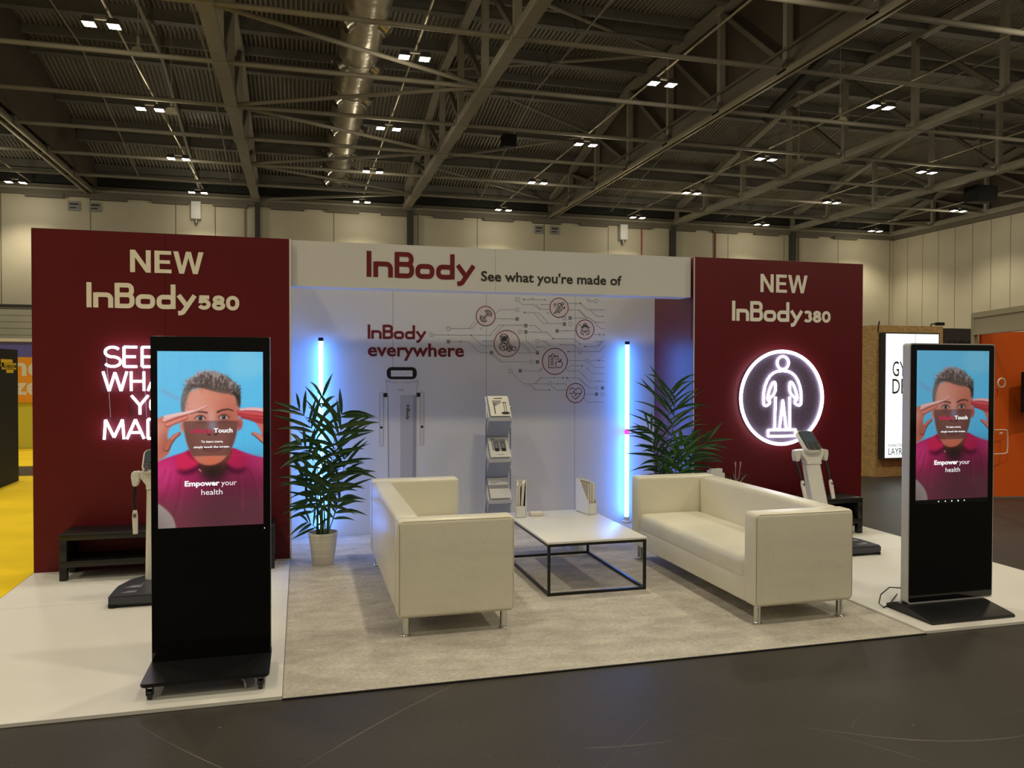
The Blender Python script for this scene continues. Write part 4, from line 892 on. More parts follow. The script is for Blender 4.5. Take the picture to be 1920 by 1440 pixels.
for k in range(3):
    i = 2*k
    a = Vector((2.06, 3.74-0.006, 0.006+zs[i])); d_ = Vector((0, -0.17, zs[i+1]-zs[i]+0.012)); Ln = d_.length; du = d_.normalized(); nn = Vector((0, -d_.z, d_.y)).normalized()
    if nn.z < 0: nn = -nn
    g = thing('brochure', br[k], 'brochure', a, 0, 'brochures in the zigzag rack')
    def pl(u, v, h): return Vector((u, 0, 0)) + du*v + nn*h
    def rect(mb, u0, u1, v0, v1, h): mb.add([pl(u0, v0, h), pl(u0, v1, h), pl(u1, v1, h), pl(u1, v0, h)], [(0, 1, 2, 3)])
    b_ = MB(); q8 = [pl(u, v, h) for h in (0.008, 0.02) for u, v in ((-0.1, 0.004), (0.104, 0.004), (0.104, Ln-0.012), (-0.1, Ln-0.012))]
    b_.add(q8, [(0, 1, 2, 3), (7, 6, 5, 4), (0, 4, 5, 1), (1, 5, 6, 2), (2, 6, 7, 3), (3, 7, 4, 0)]); b_.obj('pages', M['paper'], g)
    b_ = MB(); h = 0.0206
    if k == 0:
        rect(b_, -0.04, 0.05, 0.03, 0.042, h); b_.mat(1); rect(b_, -0.065, 0.03, 0.06, 0.09, h); b_.add([pl(-0.065, .09, h), pl(-0.04, .14, h), pl(0.03, .09, h)], [(0, 1, 2)])
        b_.mat(2); rect(b_, -0.055, -0.045, 0.1, 0.235, h+.0004); rect(b_, -0.055, -0.03, 0.1, 0.11, h+.0004); rect(b_, 0.05, 0.056, 0.09, 0.22, h+.0004); rect(b_, 0.072, 0.078, 0.09, 0.22, h+.0004)
        rect(b_, 0.04, 0.085, 0.085, 0.095, h+.0004); b_.add([pl(0.058+0.045*math.cos(t), 0.225+0.018*math.sin(t), h+.0006) for t in [i_*math.pi/8 for i_ in range(16)]], [tuple(range(16))])
    elif k == 1:
        b_.mat(1); rect(b_, -0.07, 0.08, 0.03, 0.17, h); b_.mat(2)
        for u in (-0.04, 0.03):
            rect(b_, u-0.004, u+0.04, 0.06, 0.18, h+.0004); b_.mat(3); rect(b_, u+0.002, u+0.034, 0.068, 0.14, h+.0008); b_.mat(2)
        rect(b_, -0.07, -0.03, 0.02, 0.028, h+.0004); b_.mat(1); rect(b_, -0.03, 0.04, 0.215, 0.222, h)
    else:
        b_.mat(1); rect(b_, -0.08, 0.0, 0.06, 0.068, h); rect(b_, -0.08, -0.02, 0.075, 0.08, h); b_.mat(3); rect(b_, -0.1, 0.104, 0.09, 0.135, h)
    b_.obj('cover_print', [M['charcoal'], M['paper_grey'], M['device_dark'], M['steel_grey']], g)

# ------------------------------------------------------------------ black tv benches
def bench(x0, x1, label):
    g = thing('tv_bench', label, 'bench', (x0, 2.742, 0.02)); L_ = x1-x0; D2 = 0.335
    def pc(name, a, b, c, d_, e, f): b_ = MB(); b_.box(a, b, c, d_, e, f, 0.002, 1); b_.obj(name, M['black_wood'], g)
    pc('top_panel', 0, L_, 0, D2, 0.32, 0.372)
    pc('shelf', 0, L_, 0, D2, 0.105, 0.155)
    for a in (0, L_-0.055): pc('side_panel', a, a+0.055, 0, D2, 0.155, 0.32)
    for a in (0, L_-0.055):
        for c in (0, D2-0.055): pc('leg', a, a+0.055, c, c+0.055, 0, 0.105)
bench(-1.76, -0.122, 'black tv bench with an open shelf against the left maroon wall')
bench(4.09, 5.742, 'black tv bench against the right maroon wall behind the sofa')
g = thing('leaflet_holder', 'white leaflet holder showing above the back of the right sofa', 'holder', (4.125, 2.93, 0.392), 0.15)
b_ = MB(); b_.prism([(-0.09, 0.0), (0.085, 0.0), (0.085, 0.285), (0.06, 0.29), (0.03, 0.32), (-0.09, 0.315)], -0.06, 0.0); b_.obj('body', M['white_gloss'], g)
b_ = MB(); b_.box(-0.07, 0.06, -0.055, -0.01, 0.25, 0.33); b_.obj('leaflets', M['paper'], g)

# ------------------------------------------------------------------ plants
def frond_mesh(mb, pts, n, ll, wd, fan, rnd, start=0.35, droop=0.35, face=(0, -1, 0)):
    """arching stalk with long leaflets swept forward along both sides; `face` is the way its upper side looks"""
    P = [Vector(p) for p in pts]
    def B(t): return P[0]*(1-t)**2 + P[1]*2*t*(1-t) + P[2]*t*t
    def T(t): return ((P[1]-P[0])*(1-t) + (P[2]-P[1])*t).normalized()
    mb.mat(1); N = 12
    mb.tube([B(i/N) for i in range(N+1)], [0.0055*(1-0.75*i/N) for i in range(N+1)], 6)
    mb.mat(0); F = Vector(face).normalized()
    for i in range(n):
        u = (i+0.3)/n; t = start + (1-start)*u
        tg = T(t); sd = tg.cross(F)
        if sd.length < 0.05: sd = tg.cross(Vector((1, 0, 0)))
        sd.normalize(); nn = sd.cross(tg).normalized()
        if nn.dot(F) < 0: nn = -nn
        for s in (-1, 1):
            if rnd.random() < 0.12: continue
            o = B(min(1, t+rnd.uniform(-.02, .02)))
            L_ = 1.22*ll*(0.75+0.45*math.sin(math.pi*(0.15+0.75*u)))*rnd.uniform(0.8, 1.15)
            a = math.radians(30*fan + 38*u + rnd.uniform(-9, 9))
            d = (sd*s*math.cos(a) + tg*math.sin(a) + nn*rnd.uniform(-0.25, 0.35)).normalized()
            w_ = 0.92*wd*rnd.uniform(0.75, 1.2)
            dr = droop*rnd.uniform(0.4, 2.2)
            pr = ((0, .2), (.12, .7), (.3, 1.0), (.5, .95), (.7, .66), (.88, .3), (1, .02))
            vs = []; cr = d.cross(nn).normalized()
            for q, b_ in pr:
                p = o + d*L_*q + Vector((0, 0, -1))*dr*L_*q**2.2
                vs += [p - cr*w_*b_/2 + nn*w_*b_*0.14, p - nn*w_*b_*0.10, p + cr*w_*b_/2 + nn*w_*b_*0.14]
            fs = []
            for q in range(len(pr)-1):
                fs += [(3*q, 3*q+3, 3*q+4, 3*q+1), (3*q+1, 3*q+4, 3*q+5, 3*q+2)]
            mb.add(vs, fs, True)
def palm(x, y, label, fr, seed, pot=True):
    rnd = random.Random(seed)
    g = thing('potted_palm', label, 'plant', (x, y, 0.006))
    b_ = MB(); b_.lathe([(0.088, 0), (0.092, 0.004), (0.124, 0.262), (0.128, 0.264), (0.128, 0.284), (0.12, 0.284), (0.117, 0.25)], 36, caps=False)
    b_.lathe([(0.0, 0.001), (0.088, 0.001)], 36, caps=False)
    for z in (0.09, 0.15, 0.21):
        r = 0.092+0.032*(z/0.262); b_.lathe([(r-0.001, z-0.003), (r+0.002, z), (r-0.001, z+0.003)], 36, caps=False)
    b_.obj('pot', M['pot'], g)
    b_ = MB(); b_.lathe([(0.0, 0.246), (0.06, 0.25), (0.118, 0.243)], 24, caps=False); b_.obj('soil', M['soil'], g)
    for k in range(5):
        a = k*1.3+seed; b_ = MB(); q = [(0.05*math.cos(a), 0.05*math.sin(a), 0.24), (0.055*math.cos(a)+0.01, 0.05*math.sin(a), 0.45), (0.07*math.cos(a), 0.06*math.sin(a), 0.66)]
        b_.tube(q, [0.011, 0.009, 0.006], 8); b_.obj('stem', M['stem'], g)
    for (bx, bz, mx, mz, tx, tz, dy, n, ll, wd, fan, bright) in fr:
        b_ = MB()
        ta = rnd.uniform(-0.25, 0.25)
        frond_mesh(b_, [(bx, 0.25*dy*0.3, bz), (mx, dy*0.6, mz), (tx, dy, tz)], n, ll, wd, fan, rnd, 0.38, 0.2, (ta, -0.9, 0.45))
        b_.obj('frond', [M['leaf_bright'] if bright else M['leaf'], M['stem']], g)
# base x, base z, mid x, mid z, tip x, tip z, depth, leaflet pairs, leaflet length, width, forward sweep
palm(0.282, 2.86, 'potted kentia palm on the left in front of a blue light tube', [
    (0.0, .26, 0.06, 1.10, -0.22, 1.38, -0.02, 9, .23, .034, 0.7, 0),
    (0.03, .26, 0.06, 1.20, 0.16, 1.34, -0.24, 8, .26, .044, 0.6, 0),
    (0.02, .26, -0.02, 1.15, 0.0, 1.50, 0.1, 6, .20, .032, 1.1, 0),
    (0.04, .26, 0.05, 0.95, 0.17, 1.22, -0.04, 7, .30, .034, 1.0, 0),
    (0.04, .26, 0.17, 0.60, 0.19, 0.95, 0.06, 6, .26, .038, 1.1, 0),
    (-0.03, .26, 0.04, 0.95, -0.22, 1.08, -0.12, 7, .20, .044, 0.8, 0),
    (0.0, .26, -0.06, 0.75, -0.10, 0.98, -0.24, 5, .20, .050, 0.9, 0),
    (-0.02, .26, -0.02, 0.66, -0.19, 0.80, -0.12, 6, .21, .036, 0.8, 0),
    (0.03, .26, 0.08, 0.76, 0.21, 0.84, 0.0, 6, .22, .042, 0.7, 0),
    (0.0, .26, -0.02, 0.62, 0.04, 0.78, -0.28, 6, .24, .052, 0.5, 0),
    (-0.03, .26, -0.05, 0.48, -0.16, 0.58, -0.1, 4, .19, .038, 0.9, 0),
    (0.04, .26, 0.09, 0.40, 0.16, 0.60, 0.02, 4, .19, .036, 0.9, 0),
    (-0.04, .26, -0.05, 0.36, -0.15, 0.40, -0.12, 4, .17, .030, 0.8, 0)], 3)
palm(3.57, 2.90, 'potted kentia palm behind the right sofa, with fresh bright green fronds', [
    (0.0, .26, 0.0, 1.1, 0.03, 1.50, -0.04, 13, .33, .030, 0.7, 0),
    (0.02, .26, 0.06, 1.05, 0.13, 1.45, 0.02, 7, .30, .028, 0.9, 0),
    (-0.03, .26, -0.06, 1.0, -0.24, 1.16, -0.1, 8, .24, .032, 0.9, 0),
    (-0.02, .26, -0.08, 0.75, -0.24, 0.98, -0.2, 8, .22, .032, 0.9, 0),
    (0.02, .26, 0.03, 0.75, 0.07, 1.02, -0.24, 5, .27, .042, 1.4, 1),
    (0.0, .26, 0.02, 0.70, 0.02, 0.96, -0.28, 5, .28, .044, 1.1, 1),
    (0.05, .26, 0.16, 0.92, 0.36, 1.02, -0.2, 8, .21, .030, 0.8, 0),
    (0.03, .26, 0.08, 0.80, 0.22, 0.96, -0.22, 7, .22, .036, 0.8, 0),
    (0.0, .26, 0.0, 0.60, -0.08, 0.92, -0.26, 6, .24, .044, 0.9, 0),
    (-0.04, .26, -0.08, 0.55, -0.18, 0.74, -0.14, 5, .20, .030, 0.9, 0),
    (0.04, .26, 0.06, 0.5, 0.10, 0.74, -0.14, 5, .20, .030, 0.9, 0)], 8)
g = thing('small_plant', 'small spiky plant with pink tips behind the right sofa', 'plant', (4.37, 2.92, 0.392))
b_ = MB(); b_.lathe([(0.05, 0), (0.065, 0.11), (0.066, 0.12), (0.058, 0.12), (0.054, 0.1)], 24, caps=False); b_.lathe([(0, 0.1), (0.056, 0.1)], 24, caps=False); b_.obj('pot', M['pot'], g)
rnd = random.Random(5)
for k in range(16):
    a = k*2.4; el = 0.35+0.5*rnd.random(); L_ = 0.17+0.07*rnd.random()
    b_ = MB(); vs = []; fs = []
    for i in range(6):
        t = i/5; r = L_*t*math.cos(el); z = 0.1 + L_*1.35*(math.sin(el)*t - 0.25*t*t) + 0.06*t
        wd = 0.022*(1-t)**0.6+0.001
        px, py = -math.sin(a)*wd/2, math.cos(a)*wd/2
        vs += [(r*math.cos(a)-px, r*math.sin(a)-py, z), (r*math.cos(a)+px, r*math.sin(a)+py, z)]
    for i in range(5): fs.append((2*i, 2*i+1, 2*i+3, 2*i+2))
    b_.add(vs, fs, True); b_.obj('leaf', M['leaf_pink'] if k % 5 == 2 else M['leaf'], g)
for s_ in (-0.02, 0.03):
    b_ = MB(); b_.tube([(s_*0.4, 0, 0.1), (s_, -0.02, 0.33), (s_*1.2, -0.02, 0.39)], [0.003, 0.004, 0.009], 6); b_.obj('flower_spike', M['leaf_pink'], g)

# ------------------------------------------------------------------ body scales
def body_scale(x, y, label, lean, head):
    """foot platform in front, column behind, tilted console and two hand grips; faces -y"""
    g = thing('body_scale', label, 'scale', (x, y, 0.02))
    b_ = MB()
    out = [(-0.25, -0.50), (-0.262, -0.47), (-0.262, -0.20), (-0.20, 0.0), (-0.12, 0.10), (0.12, 0.10), (0.20, 0.0), (0.262, -0.20), (0.262, -0.47), (0.25, -0.50)]
    b_.prism([(a*0.97, c*0.97) for a, c in out], 0.018, 0.085, 'z', 0.012, 2); bs = b_.obj('foot_platform', M['device_grey'], g)
    b_ = MB(); b_.prism([(a*0.95, c*0.95) for a, c in out], 0.006, 0.018, 'z'); b_.obj('underside', M['black_matte'], bs)
    for a in (-0.22, 0.22):
        for c in (-0.45, -0.12):
            b_ = MB(); b_.lathe([(0.035, 0), (0.035, 0.02)], 16, (a, c)); b_.obj('foot_pad', M['black_matte'], bs)
    for s_ in (-1, 1):
        b_ = MB(); b_.box(s_*0.13-0.06, s_*0.13+0.06, -0.26, -0.12, 0.083, 0.0875, 0.002, 1); b_.box(s_*0.13-0.05, s_*0.13+0.05, -0.40, -0.30, 0.083, 0.0875, 0.002, 1); b_.obj('foot_electrode', M['steel_grey'], bs)
    t = math.tan(lean)
    def col(z): return t*(z-0.08)
    b_ = MB()
    sec = lambda w_, d_: [(-w_/2, d_/2), (-w_/2, -d_*0.25), (-w_/2+0.025, -d_/2), (w_/2-0.025, -d_/2), (w_/2, -d_*0.25), (w_/2, d_/2)]
    lv_ = [(0.06, 0.17, 0.12), (0.2, 0.168, 0.11), (0.5, 0.164, 0.10), (0.76, 0.16, 0.09)]
    vs = []; fs = []
    for z, w_, d_ in lv_:
        vs += [(a, c+col(z), z) for a, c in sec(w_, d_)]
    for i in range(len(lv_)-1):
        for k in range(6): fs.append((i*6+k, i*6+(k+1) % 6, (i+1)*6+(k+1) % 6, (i+1)*6+k))
    fs.append(tuple(range(18, 24))); b_.add(vs, fs); cl = b_.obj('column', M['device_white'], g)
    b_ = MB(); mtx = Matrix.Translation((0.052, col(0.58)-0.049, 0.56)) @ Matrix.Rotation(-lean, 4, 'X')
    logo(b_, 0, 0.15, 0, 0.022, 0); b_.v = [tuple(mtx @ Vector((p[2], -0.001, 0.075-p[0]))) for p in b_.v]; b_.obj('column_lettering', M['grey_print'], cl)
    # yoke that spreads to the two arms
    b_ = MB()
    q = [(-0.08, 0.765), (-0.082, 0.80), (-0.125, 0.86), (-0.125, 0.90), (-0.07, 0.905), (0.07, 0.905), (0.125, 0.90), (0.125, 0.86), (0.082, 0.80), (0.08, 0.765)]
    vs = [(a, col(z)-0.047, z) for a, z in q] + [(a, col(z)+0.047, z) for a, z in q]; n_ = len(q)
    b_.add(vs, [tuple(range(n_)), tuple(range(n_, 2*n_))[::-1]] + [(i, n_+i, n_+(i+1) % n_, (i+1) % n_) for i in range(n_)]); b_.obj('yoke', M['device_white'], g)
    b_ = MB(); b_.box(-0.045, 0.045, col(0.79)-0.052, col(0.79)-0.03, 0.74, 0.768, 0.004, 1); b_.obj('display_strip', M['device_dark'], g)
    for s_ in (-1, 1):
        b_ = MB(); ya = col(0.88)
        b_.prism([(s_*0.128, 0.905), (s_*0.185, 0.90), (s_*0.19, 0.86), (s_*0.178, 0.79), (s_*0.145, 0.79), (s_*0.128, 0.84)], ya-0.045, ya+0.03, 'y', 0.006, 2); b_.obj('arm_hook', M['device_white'], g)
        b_ = MB(); yh = col(0.62)-0.03; b_.tube([(s_*0.165, ya-0.01, 0.80), (s_*0.168, (ya+yh)/2-0.015, 0.70), (s_*0.160, yh, 0.585)], 0.012, 8); b_.obj('cable', M['black_satin'], g)
        b_ = MB(); yb = col(0.44)-0.03; b_.tube([(s_*0.160, yh, 0.61), (s_*0.160, yh*0.8+yb*0.2, 0.57), (s_*0.156, yb, 0.43)], [0.014, 0.021, 0.018], 12); h_ = b_.obj('hand_grip', M['device_white'], g)
        b_ = MB(); b_.tube([(s_*0.160, yh-0.02, 0.585), (s_*0.160, yh-0.022, 0.56)], 0.013, 10); b_.obj('thumb_button', M['steel_grey'], h_)
    # console
    w_, l_, ang = head
    mt = Matrix.Translation((0, col(0.97)-0.01, 0.975)) @ Matrix.Rotation(ang, 4, 'X')
    b_ = MB(); b_.prism(rrect(-w_/2, w_/2, -l_/2, l_/2, 0.04), -0.025, 0.025, 'z', 0.008, 2); b_.v = [tuple(mt @ Vector(p)) for p in b_.v]; cs = b_.obj('console', M['device_white'], g)
    b_ = MB(); b_.prism(rrect(-w_/2+0.012, w_/2-0.012, -l_/2+0.012, l_/2-0.012, 0.034), 0.024, 0.029, 'z'); b_.v = [tuple(mt @ Vector(p)) for p in b_.v]; b_.obj('bezel', M['device_dark'], cs)
    b_ = MB(); b_.prism(rrect(-w_/2+0.024, w_/2-0.024, -l_*0.12, l_/2-0.024, 0.006), 0.0285, 0.0305, 'z'); b_.v = [tuple(mt @ Vector(p)) for p in b_.v]; b_.obj('display', M['console_display'], cs)
    b_ = MB()
    for i in range(3):
        for k in range(3):
            u = -w_/2+0.035+i*(w_-0.07)/2; v_ = -l_*0.20-k*0.028
            b_.box(u-0.012, u+0.012, v_-0.009, v_+0.009, 0.029, 0.031)
    b_.v = [tuple(mt @ Vector(p)) for p in b_.v]; b_.obj('keypad', M['device_grey'], cs)
    b_ = MB(); b_.tube([(0, col(0.9)+0.0, 0.88), (0, col(0.97)+0.0, 0.965)], 0.035, 12); b_.obj('neck', M['device_dark'], g)
M['console_display'] = mat('console_display', (70, 80, 92), 0.15)
body_scale(-0.97, 2.34, 'white body scale half hidden behind the totem on castors', 0.06, (0.22, 0.20, math.radians(52)))
body_scale(5.0, 2.36, 'white body scale with leaning column behind the right sofa', math.radians(17), (0.19, 0.27, math.radians(44)))

# ------------------------------------------------------------------ picture shown on the totem screens
def paint():
    Wd, Ht, SS = 200, 336, 2
    w2, h2 = Wd*SS, Ht*SS
    X, Y = np.meshgrid((np.arange(w2)+.5)/w2*713+130, (np.arange(h2)+.5)/h2*1198+147)
    def blur(a, r):
        r = int(r*SS)
        if r < 1: return a
        for _ in range(2):
            for ax in (0, 1):
                pad = [(0, 0)]*a.ndim; pad[ax] = (r+1, r)
                c = np.cumsum(np.pad(a, pad, mode='edge'), axis=ax)
                n = a.shape[ax]; hi = np.take(c, np.arange(2*r+1, n+2*r+1), axis=ax); lo = np.take(c, np.arange(0, n), axis=ax)
                a = (hi-lo)/(2*r+1)
        return a
    def poly(pts, soft=0, it=2):
        pts = smooth([tuple(p) for p in pts], it, True) if it else pts
        m = np.zeros((h2, w2), bool); n = len(pts)
        for i in range(n):
            x0, y0 = pts[i]; x1, y1 = pts[(i+1) % n]
            if y0 == y1: continue
            c = ((Y >= min(y0, y1)) & (Y < max(y0, y1))) & (X < (Y-y0)*(x1-x0)/(y1-y0)+x0)
            m ^= c
        return blur(m.astype(float), soft)
    def ell(cx, cy, rx, ry, soft=0): return blur((((X-cx)/rx)**2+((Y-cy)/ry)**2 < 1).astype(float), soft)
    img = np.zeros((h2, w2, 3))
    def put(mask, col, k=1.0):
        nonlocal img
        a = (mask*k)[..., None]; img = img*(1-a) + np.array(col, float)*a
    rs = np.random.RandomState(2)
    def fuzz(sx, sy): return blur(rs.rand(h2, w2), 0) if 0 else np.repeat(np.repeat(rs.rand(h2//sy+1, w2//sx+1), sy, 0), sx, 1)[:h2, :w2]
    g = (X-130)/713; v = (Y-147)/1198
    img[...] = np.array([98, 190, 232.]) ; img += (-14*v+8*(1-g))[..., None]*np.array([1.6, .6, .2])
    for k in range(7): put(blur((np.abs(X-(180+k*105)) < 2).astype(float), 1), (84, 176, 218), .35)
    for k in range(5): put(blur((np.abs(Y-(200+k*95)) < 2).astype(float), 1), (120, 205, 240), .25)
    put(poly([(150, 395), (290, 470), (280, 490), (140, 410)], 3), (150, 140, 180), .5)
    put(poly([(590, 140), (850, 140), (850, 330), (600, 330)], 8), (140, 205, 228), .45)
    def C(*p): return [(a*1.2553+130, b*1.2584+147) for a, b in p]
    def P1(pts, soft=1, it=1): return poly(C(*pts), soft, it)
    def brush(pts, w0, w1, col, k=1.0):
        """soft tapered stroke through points"""
        nonlocal img
        pts = C(*pts); n = len(pts)-1
        xs = [p[0] for p in pts]; ys = [p[1] for p in pts]; m = max(w0, w1)*2+6
        i0 = max(0, int((min(ys)-m-147)/1198*h2)); i1 = min(h2, int((max(ys)+m-147)/1198*h2)+1)
        j0 = max(0, int((min(xs)-m-130)/713*w2)); j1 = min(w2, int((max(xs)+m-130)/713*w2)+1)
        if i1 <= i0 or j1 <= j0: return
        x = X[i0:i1, j0:j1]; y = Y[i0:i1, j0:j1]; a = np.zeros_like(x)
        for q in range(n):
            (ax, ay), (bx, by) = pts[q], pts[q+1]; dx, dy = bx-ax, by-ay
            t = np.clip(((x-ax)*dx+(y-ay)*dy)/(dx*dx+dy*dy+1e-9), 0, 1)
            w_ = (w0+(w1-w0)*(q+t)/n)*1.25
            a = np.maximum(a, np.clip((w_-np.hypot(x-ax-t*dx, y-ay-t*dy))/2.2+.5, 0, 1))
        a = (a*k)[..., None]; img[i0:i1, j0:j1] = img[i0:i1, j0:j1]*(1-a)+np.array(col, float)*a
    # polo shirt
    sh = P1([(-20, 600), (0, 592), (40, 575), (95, 557), (180, 535), (400, 525), (470, 555), (520, 572), (590, 590), (760, 640), (760, 1200), (-160, 1200), (-160, 640)])
    put(sh, (188, 36, 98))
    put(sh*np.clip((Y-930)/330, 0, 1), (110, 46, 60), .85)
    put(sh*P1([(-10, 600), (70, 570), (110, 640), (60, 720), (-10, 760)], 12), (214, 70, 134), .6)
    put(sh*P1([(480, 560), (580, 590), (580, 720), (530, 640)], 12), (206, 84, 132), .55)
    put(sh*P1([(220, 640), (400, 620), (470, 760), (480, 960), (150, 960), (190, 760)], 30), (58, 32, 38), .6)
    put(sh*P1([(400, 700), (600, 680), (600, 980), (400, 980)], 25), (70, 34, 44), .55)
    for a, b in (((70, 650), (30, 800)), ((120, 690), (90, 880)), ((490, 640), (540, 800)), ((430, 680), (440, 860)), ((40, 640), (10, 700))):
        brush([a, ((a[0]+b[0])/2+6, (a[1]+b[1])/2), b], 7, 16, (100, 22, 54), .16)
        brush([(a[0]+12, a[1]), ((a[0]+b[0])/2+20, (a[1]+b[1])/2), (b[0]+12, b[1])], 5, 12, (214, 66, 120), .10)
    # neck and collar
    put(P1([(180, 520), (400, 515), (405, 580), (370, 640), (300, 690), (230, 660), (190, 590)], 2), (110, 58, 46))
    put(P1([(215, 615), (350, 605), (385, 650), (345, 700), (300, 720), (235, 690)], 8), (44, 28, 28), .9)
    put(P1([(172, 528), (130, 548), (92, 572), (96, 640), (150, 648), (225, 612), (196, 575)], 1), (204, 40, 84))
    put(P1([(172, 528), (140, 548), (190, 590), (225, 612), (196, 575)], 2), (150, 24, 60), .8)
    put(P1([(98, 636), (150, 648), (228, 612), (236, 630), (160, 672), (104, 655)], 4), (52, 12, 30), .85)
    put(P1([(398, 520), (440, 550), (478, 580), (474, 640), (420, 652), (362, 612), (392, 570)], 1), (184, 34, 80))
    put(P1([(476, 632), (420, 652), (362, 612), (356, 632), (415, 674), (478, 652)], 4), (46, 12, 28), .85)
    brush([(218, 640), (228, 650)], 4, 3, (206, 160, 150), .8)
    # pale forearm at lower left
    put(P1([(-30, 800), (10, 822), (55, 862), (85, 905), (98, 980), (-30, 980)], 1), (176, 166, 160)); put(P1([(-30, 880), (30, 900), (60, 980), (-30, 980)], 14), (120, 110, 108), .7)
    # ears
    put(P1([(138, 372), (122, 378), (116, 402), (122, 430), (136, 440), (146, 420)], 1.2), (212, 140, 124)); put(P1([(134, 385), (126, 400), (132, 425), (142, 410)], 2.5), (150, 76, 70), .7)
    put(P1([(428, 362), (448, 366), (458, 388), (448, 425), (432, 436), (424, 410)], 1.2), (186, 92, 88)); put(P1([(436, 380), (446, 392), (438, 422), (430, 410)], 2.5), (120, 44, 48), .7)
    # face
    face = P1([(134, 290), (150, 225), (230, 190), (340, 195), (410, 230), (436, 290), (434, 370), (424, 440), (402, 515), (362, 580), (318, 612), (262, 620), (212, 602), (182, 562), (158, 515), (140, 440), (132, 370)], 1.4)
    put(face, (206, 128, 106))
    put(face*P1([(130, 230), (250, 200), (280, 300), (230, 350), (130, 360)], 18), (232, 176, 160), .75)
    put(face*P1([(360, 220), (440, 260), (440, 430), (400, 470), (350, 330)], 20), (166, 86, 70), .75)
    put(face*P1([(280, 225), (330, 225), (330, 300), (280, 300)], 14), (222, 150, 126), .6)
    for q in range(5): brush([(180+q*4, 262+q*8), (270, 256+q*8), (350, 268+q*8)], 1, 1, (176, 100, 82), .16)
    put(face*P1([(272, 318), (300, 318), (306, 380), (316, 440), (262, 440), (268, 380)], 6), (226, 180, 172), .7)
    put(face*P1([(185, 345), (265, 342), (262, 392), (190, 392)], 9), (146, 80, 70), .65)
    put(face*P1([(312, 338), (400, 332), (392, 390), (318, 392)], 9), (136, 66, 58), .7)
    brush([(176, 336), (205, 327), (240, 328), (262, 333)], 3.2, 4.6, (66, 42, 36), .85)
    brush([(318, 330), (345, 318), (380, 315), (404, 324)], 5, 3, (56, 34, 30), .9)
    for cx, cy in ((226, 361), (352, 358)):
        put(P1([(cx-27, cy+1), (cx-14, cy-12), (cx+12, cy-12), (cx+27, cy+2), (cx+10, cy+13), (cx-12, cy+13)], .8), (206, 190, 188))
        put(ell(cx*1.2553+130, cy*1.2584+147, 16, 17, 1), (70, 58, 58)); put(ell(cx*1.2553+130, cy*1.2584+147, 7, 8, .6), (18, 14, 16)); brush([(cx-4, cy-5), (cx-3, cy-4)], 2, 2, (236, 232, 236), .9)
        brush([(cx-29, cy+2), (cx-14, cy-12), (cx+12, cy-13), (cx+29, cy+2)], 2.4, 2.4, (44, 24, 22), .9)
        brush([(cx-24, cy+8), (cx, cy+14), (cx+24, cy+6)], 1.2, 1.2, (110, 54, 48), .7)
        brush([(cx-26, cy+24), (cx, cy+29), (cx+26, cy+22)], 2, 2, (120, 62, 54), .45)
    # nose, mouth
    brush([(258, 430), (264, 448), (282, 452)], 3, 3, (110, 56, 48), .7); brush([(322, 428), (318, 446), (300, 452)], 3, 3, (104, 50, 44), .7)
    brush([(268, 450), (280, 454)], 4, 3, (40, 20, 18), .9); brush([(302, 454), (314, 450)], 3, 4, (40, 20, 18), .9)
    brush([(236, 524), (262, 516), (288, 520), (314, 516), (340, 524)], 5, 5, (150, 76, 74), .8); brush([(244, 536), (288, 542), (334, 536)], 7, 7, (164, 86, 82), .8); brush([(234, 527), (288, 528), (342, 527)], 1.8, 1.8, (60, 26, 26), .9)
    put(face*np.clip((Y-800)/150, 0, 1), (176, 84, 62), .5)
    put(face*P1([(225, 570), (350, 565), (320, 622), (250, 622)], 9), (206, 104, 74), .75)
    put(face*P1([(134, 420), (170, 430), (200, 580), (170, 580)], 9), (130, 66, 56), .5); put(face*P1([(430, 400), (395, 440), (365, 580), (410, 560)], 9), (96, 44, 40), .6)
    # see-through caption panel across the lower face
    bnd = face*blur(((Y > 621) & (Y < 862)).astype(float), .6)
    put(bnd, (58, 44, 46), .55)
    put(bnd*P1([(280, 372), (302, 372), (308, 425), (275, 425)], 5), (150, 150, 186), .75)
    put(blur((np.abs(Y-862) < 1.5).astype(float), .6)*np.clip((X-130)/500, 0, 1), (210, 120, 110), .3)
    # hair: dark base, then many short combed strands
    hair = P1([(130, 335), (122, 290), (128, 235), (150, 180), (190, 135), (250, 108), (310, 110), (365, 132), (410, 165), (440, 205), (446, 260), (440, 312), (430, 300), (424, 255), (400, 232), (340, 226), (290, 214), (230, 196), (185, 198), (160, 232), (146, 290), (140, 340)], 1.2)
    put(hair, (92, 78, 72))
    put(hair*P1([(395, 170), (450, 200), (450, 320), (420, 320), (405, 240)], 7), (36, 30, 30), .8)
    put(hair*P1([(118, 240), (160, 190), (170, 230), (145, 340), (118, 330)], 7), (142, 132, 128), .7)
    def strand(x, y, L_, ang, w_, col, k):
        dx, dy = L_*math.cos(ang), -L_*math.sin(ang)
        brush([(x, y), (x+dx*.5, y+dy*.5-L_*.08), (x+dx, y+dy)], w_, .5, col, k)
    for _ in range(520):
        u = rs.rand(); v_ = rs.rand()
        x = 150+u*285; top = 108+((x-275)/150)**2*85; bot = 200+max(0, (x-290)*.24)
        y = top+v_*(bot-top)*.95
        ang = math.radians(150-100*u+rs.uniform(-25, 25)); lit = rs.rand() < (.95-.75*v_)*(1.1-.5*u)
        col = (196-rs.randint(0, 40), 184-rs.randint(0, 40), 178-rs.randint(0, 36)) if lit else (60+rs.randint(0, 44), 50+rs.randint(0, 40), 46+rs.randint(0, 38))
        strand(x, y, rs.uniform(12, 26), ang-.25, rs.uniform(1.6, 3.6), col, .62)
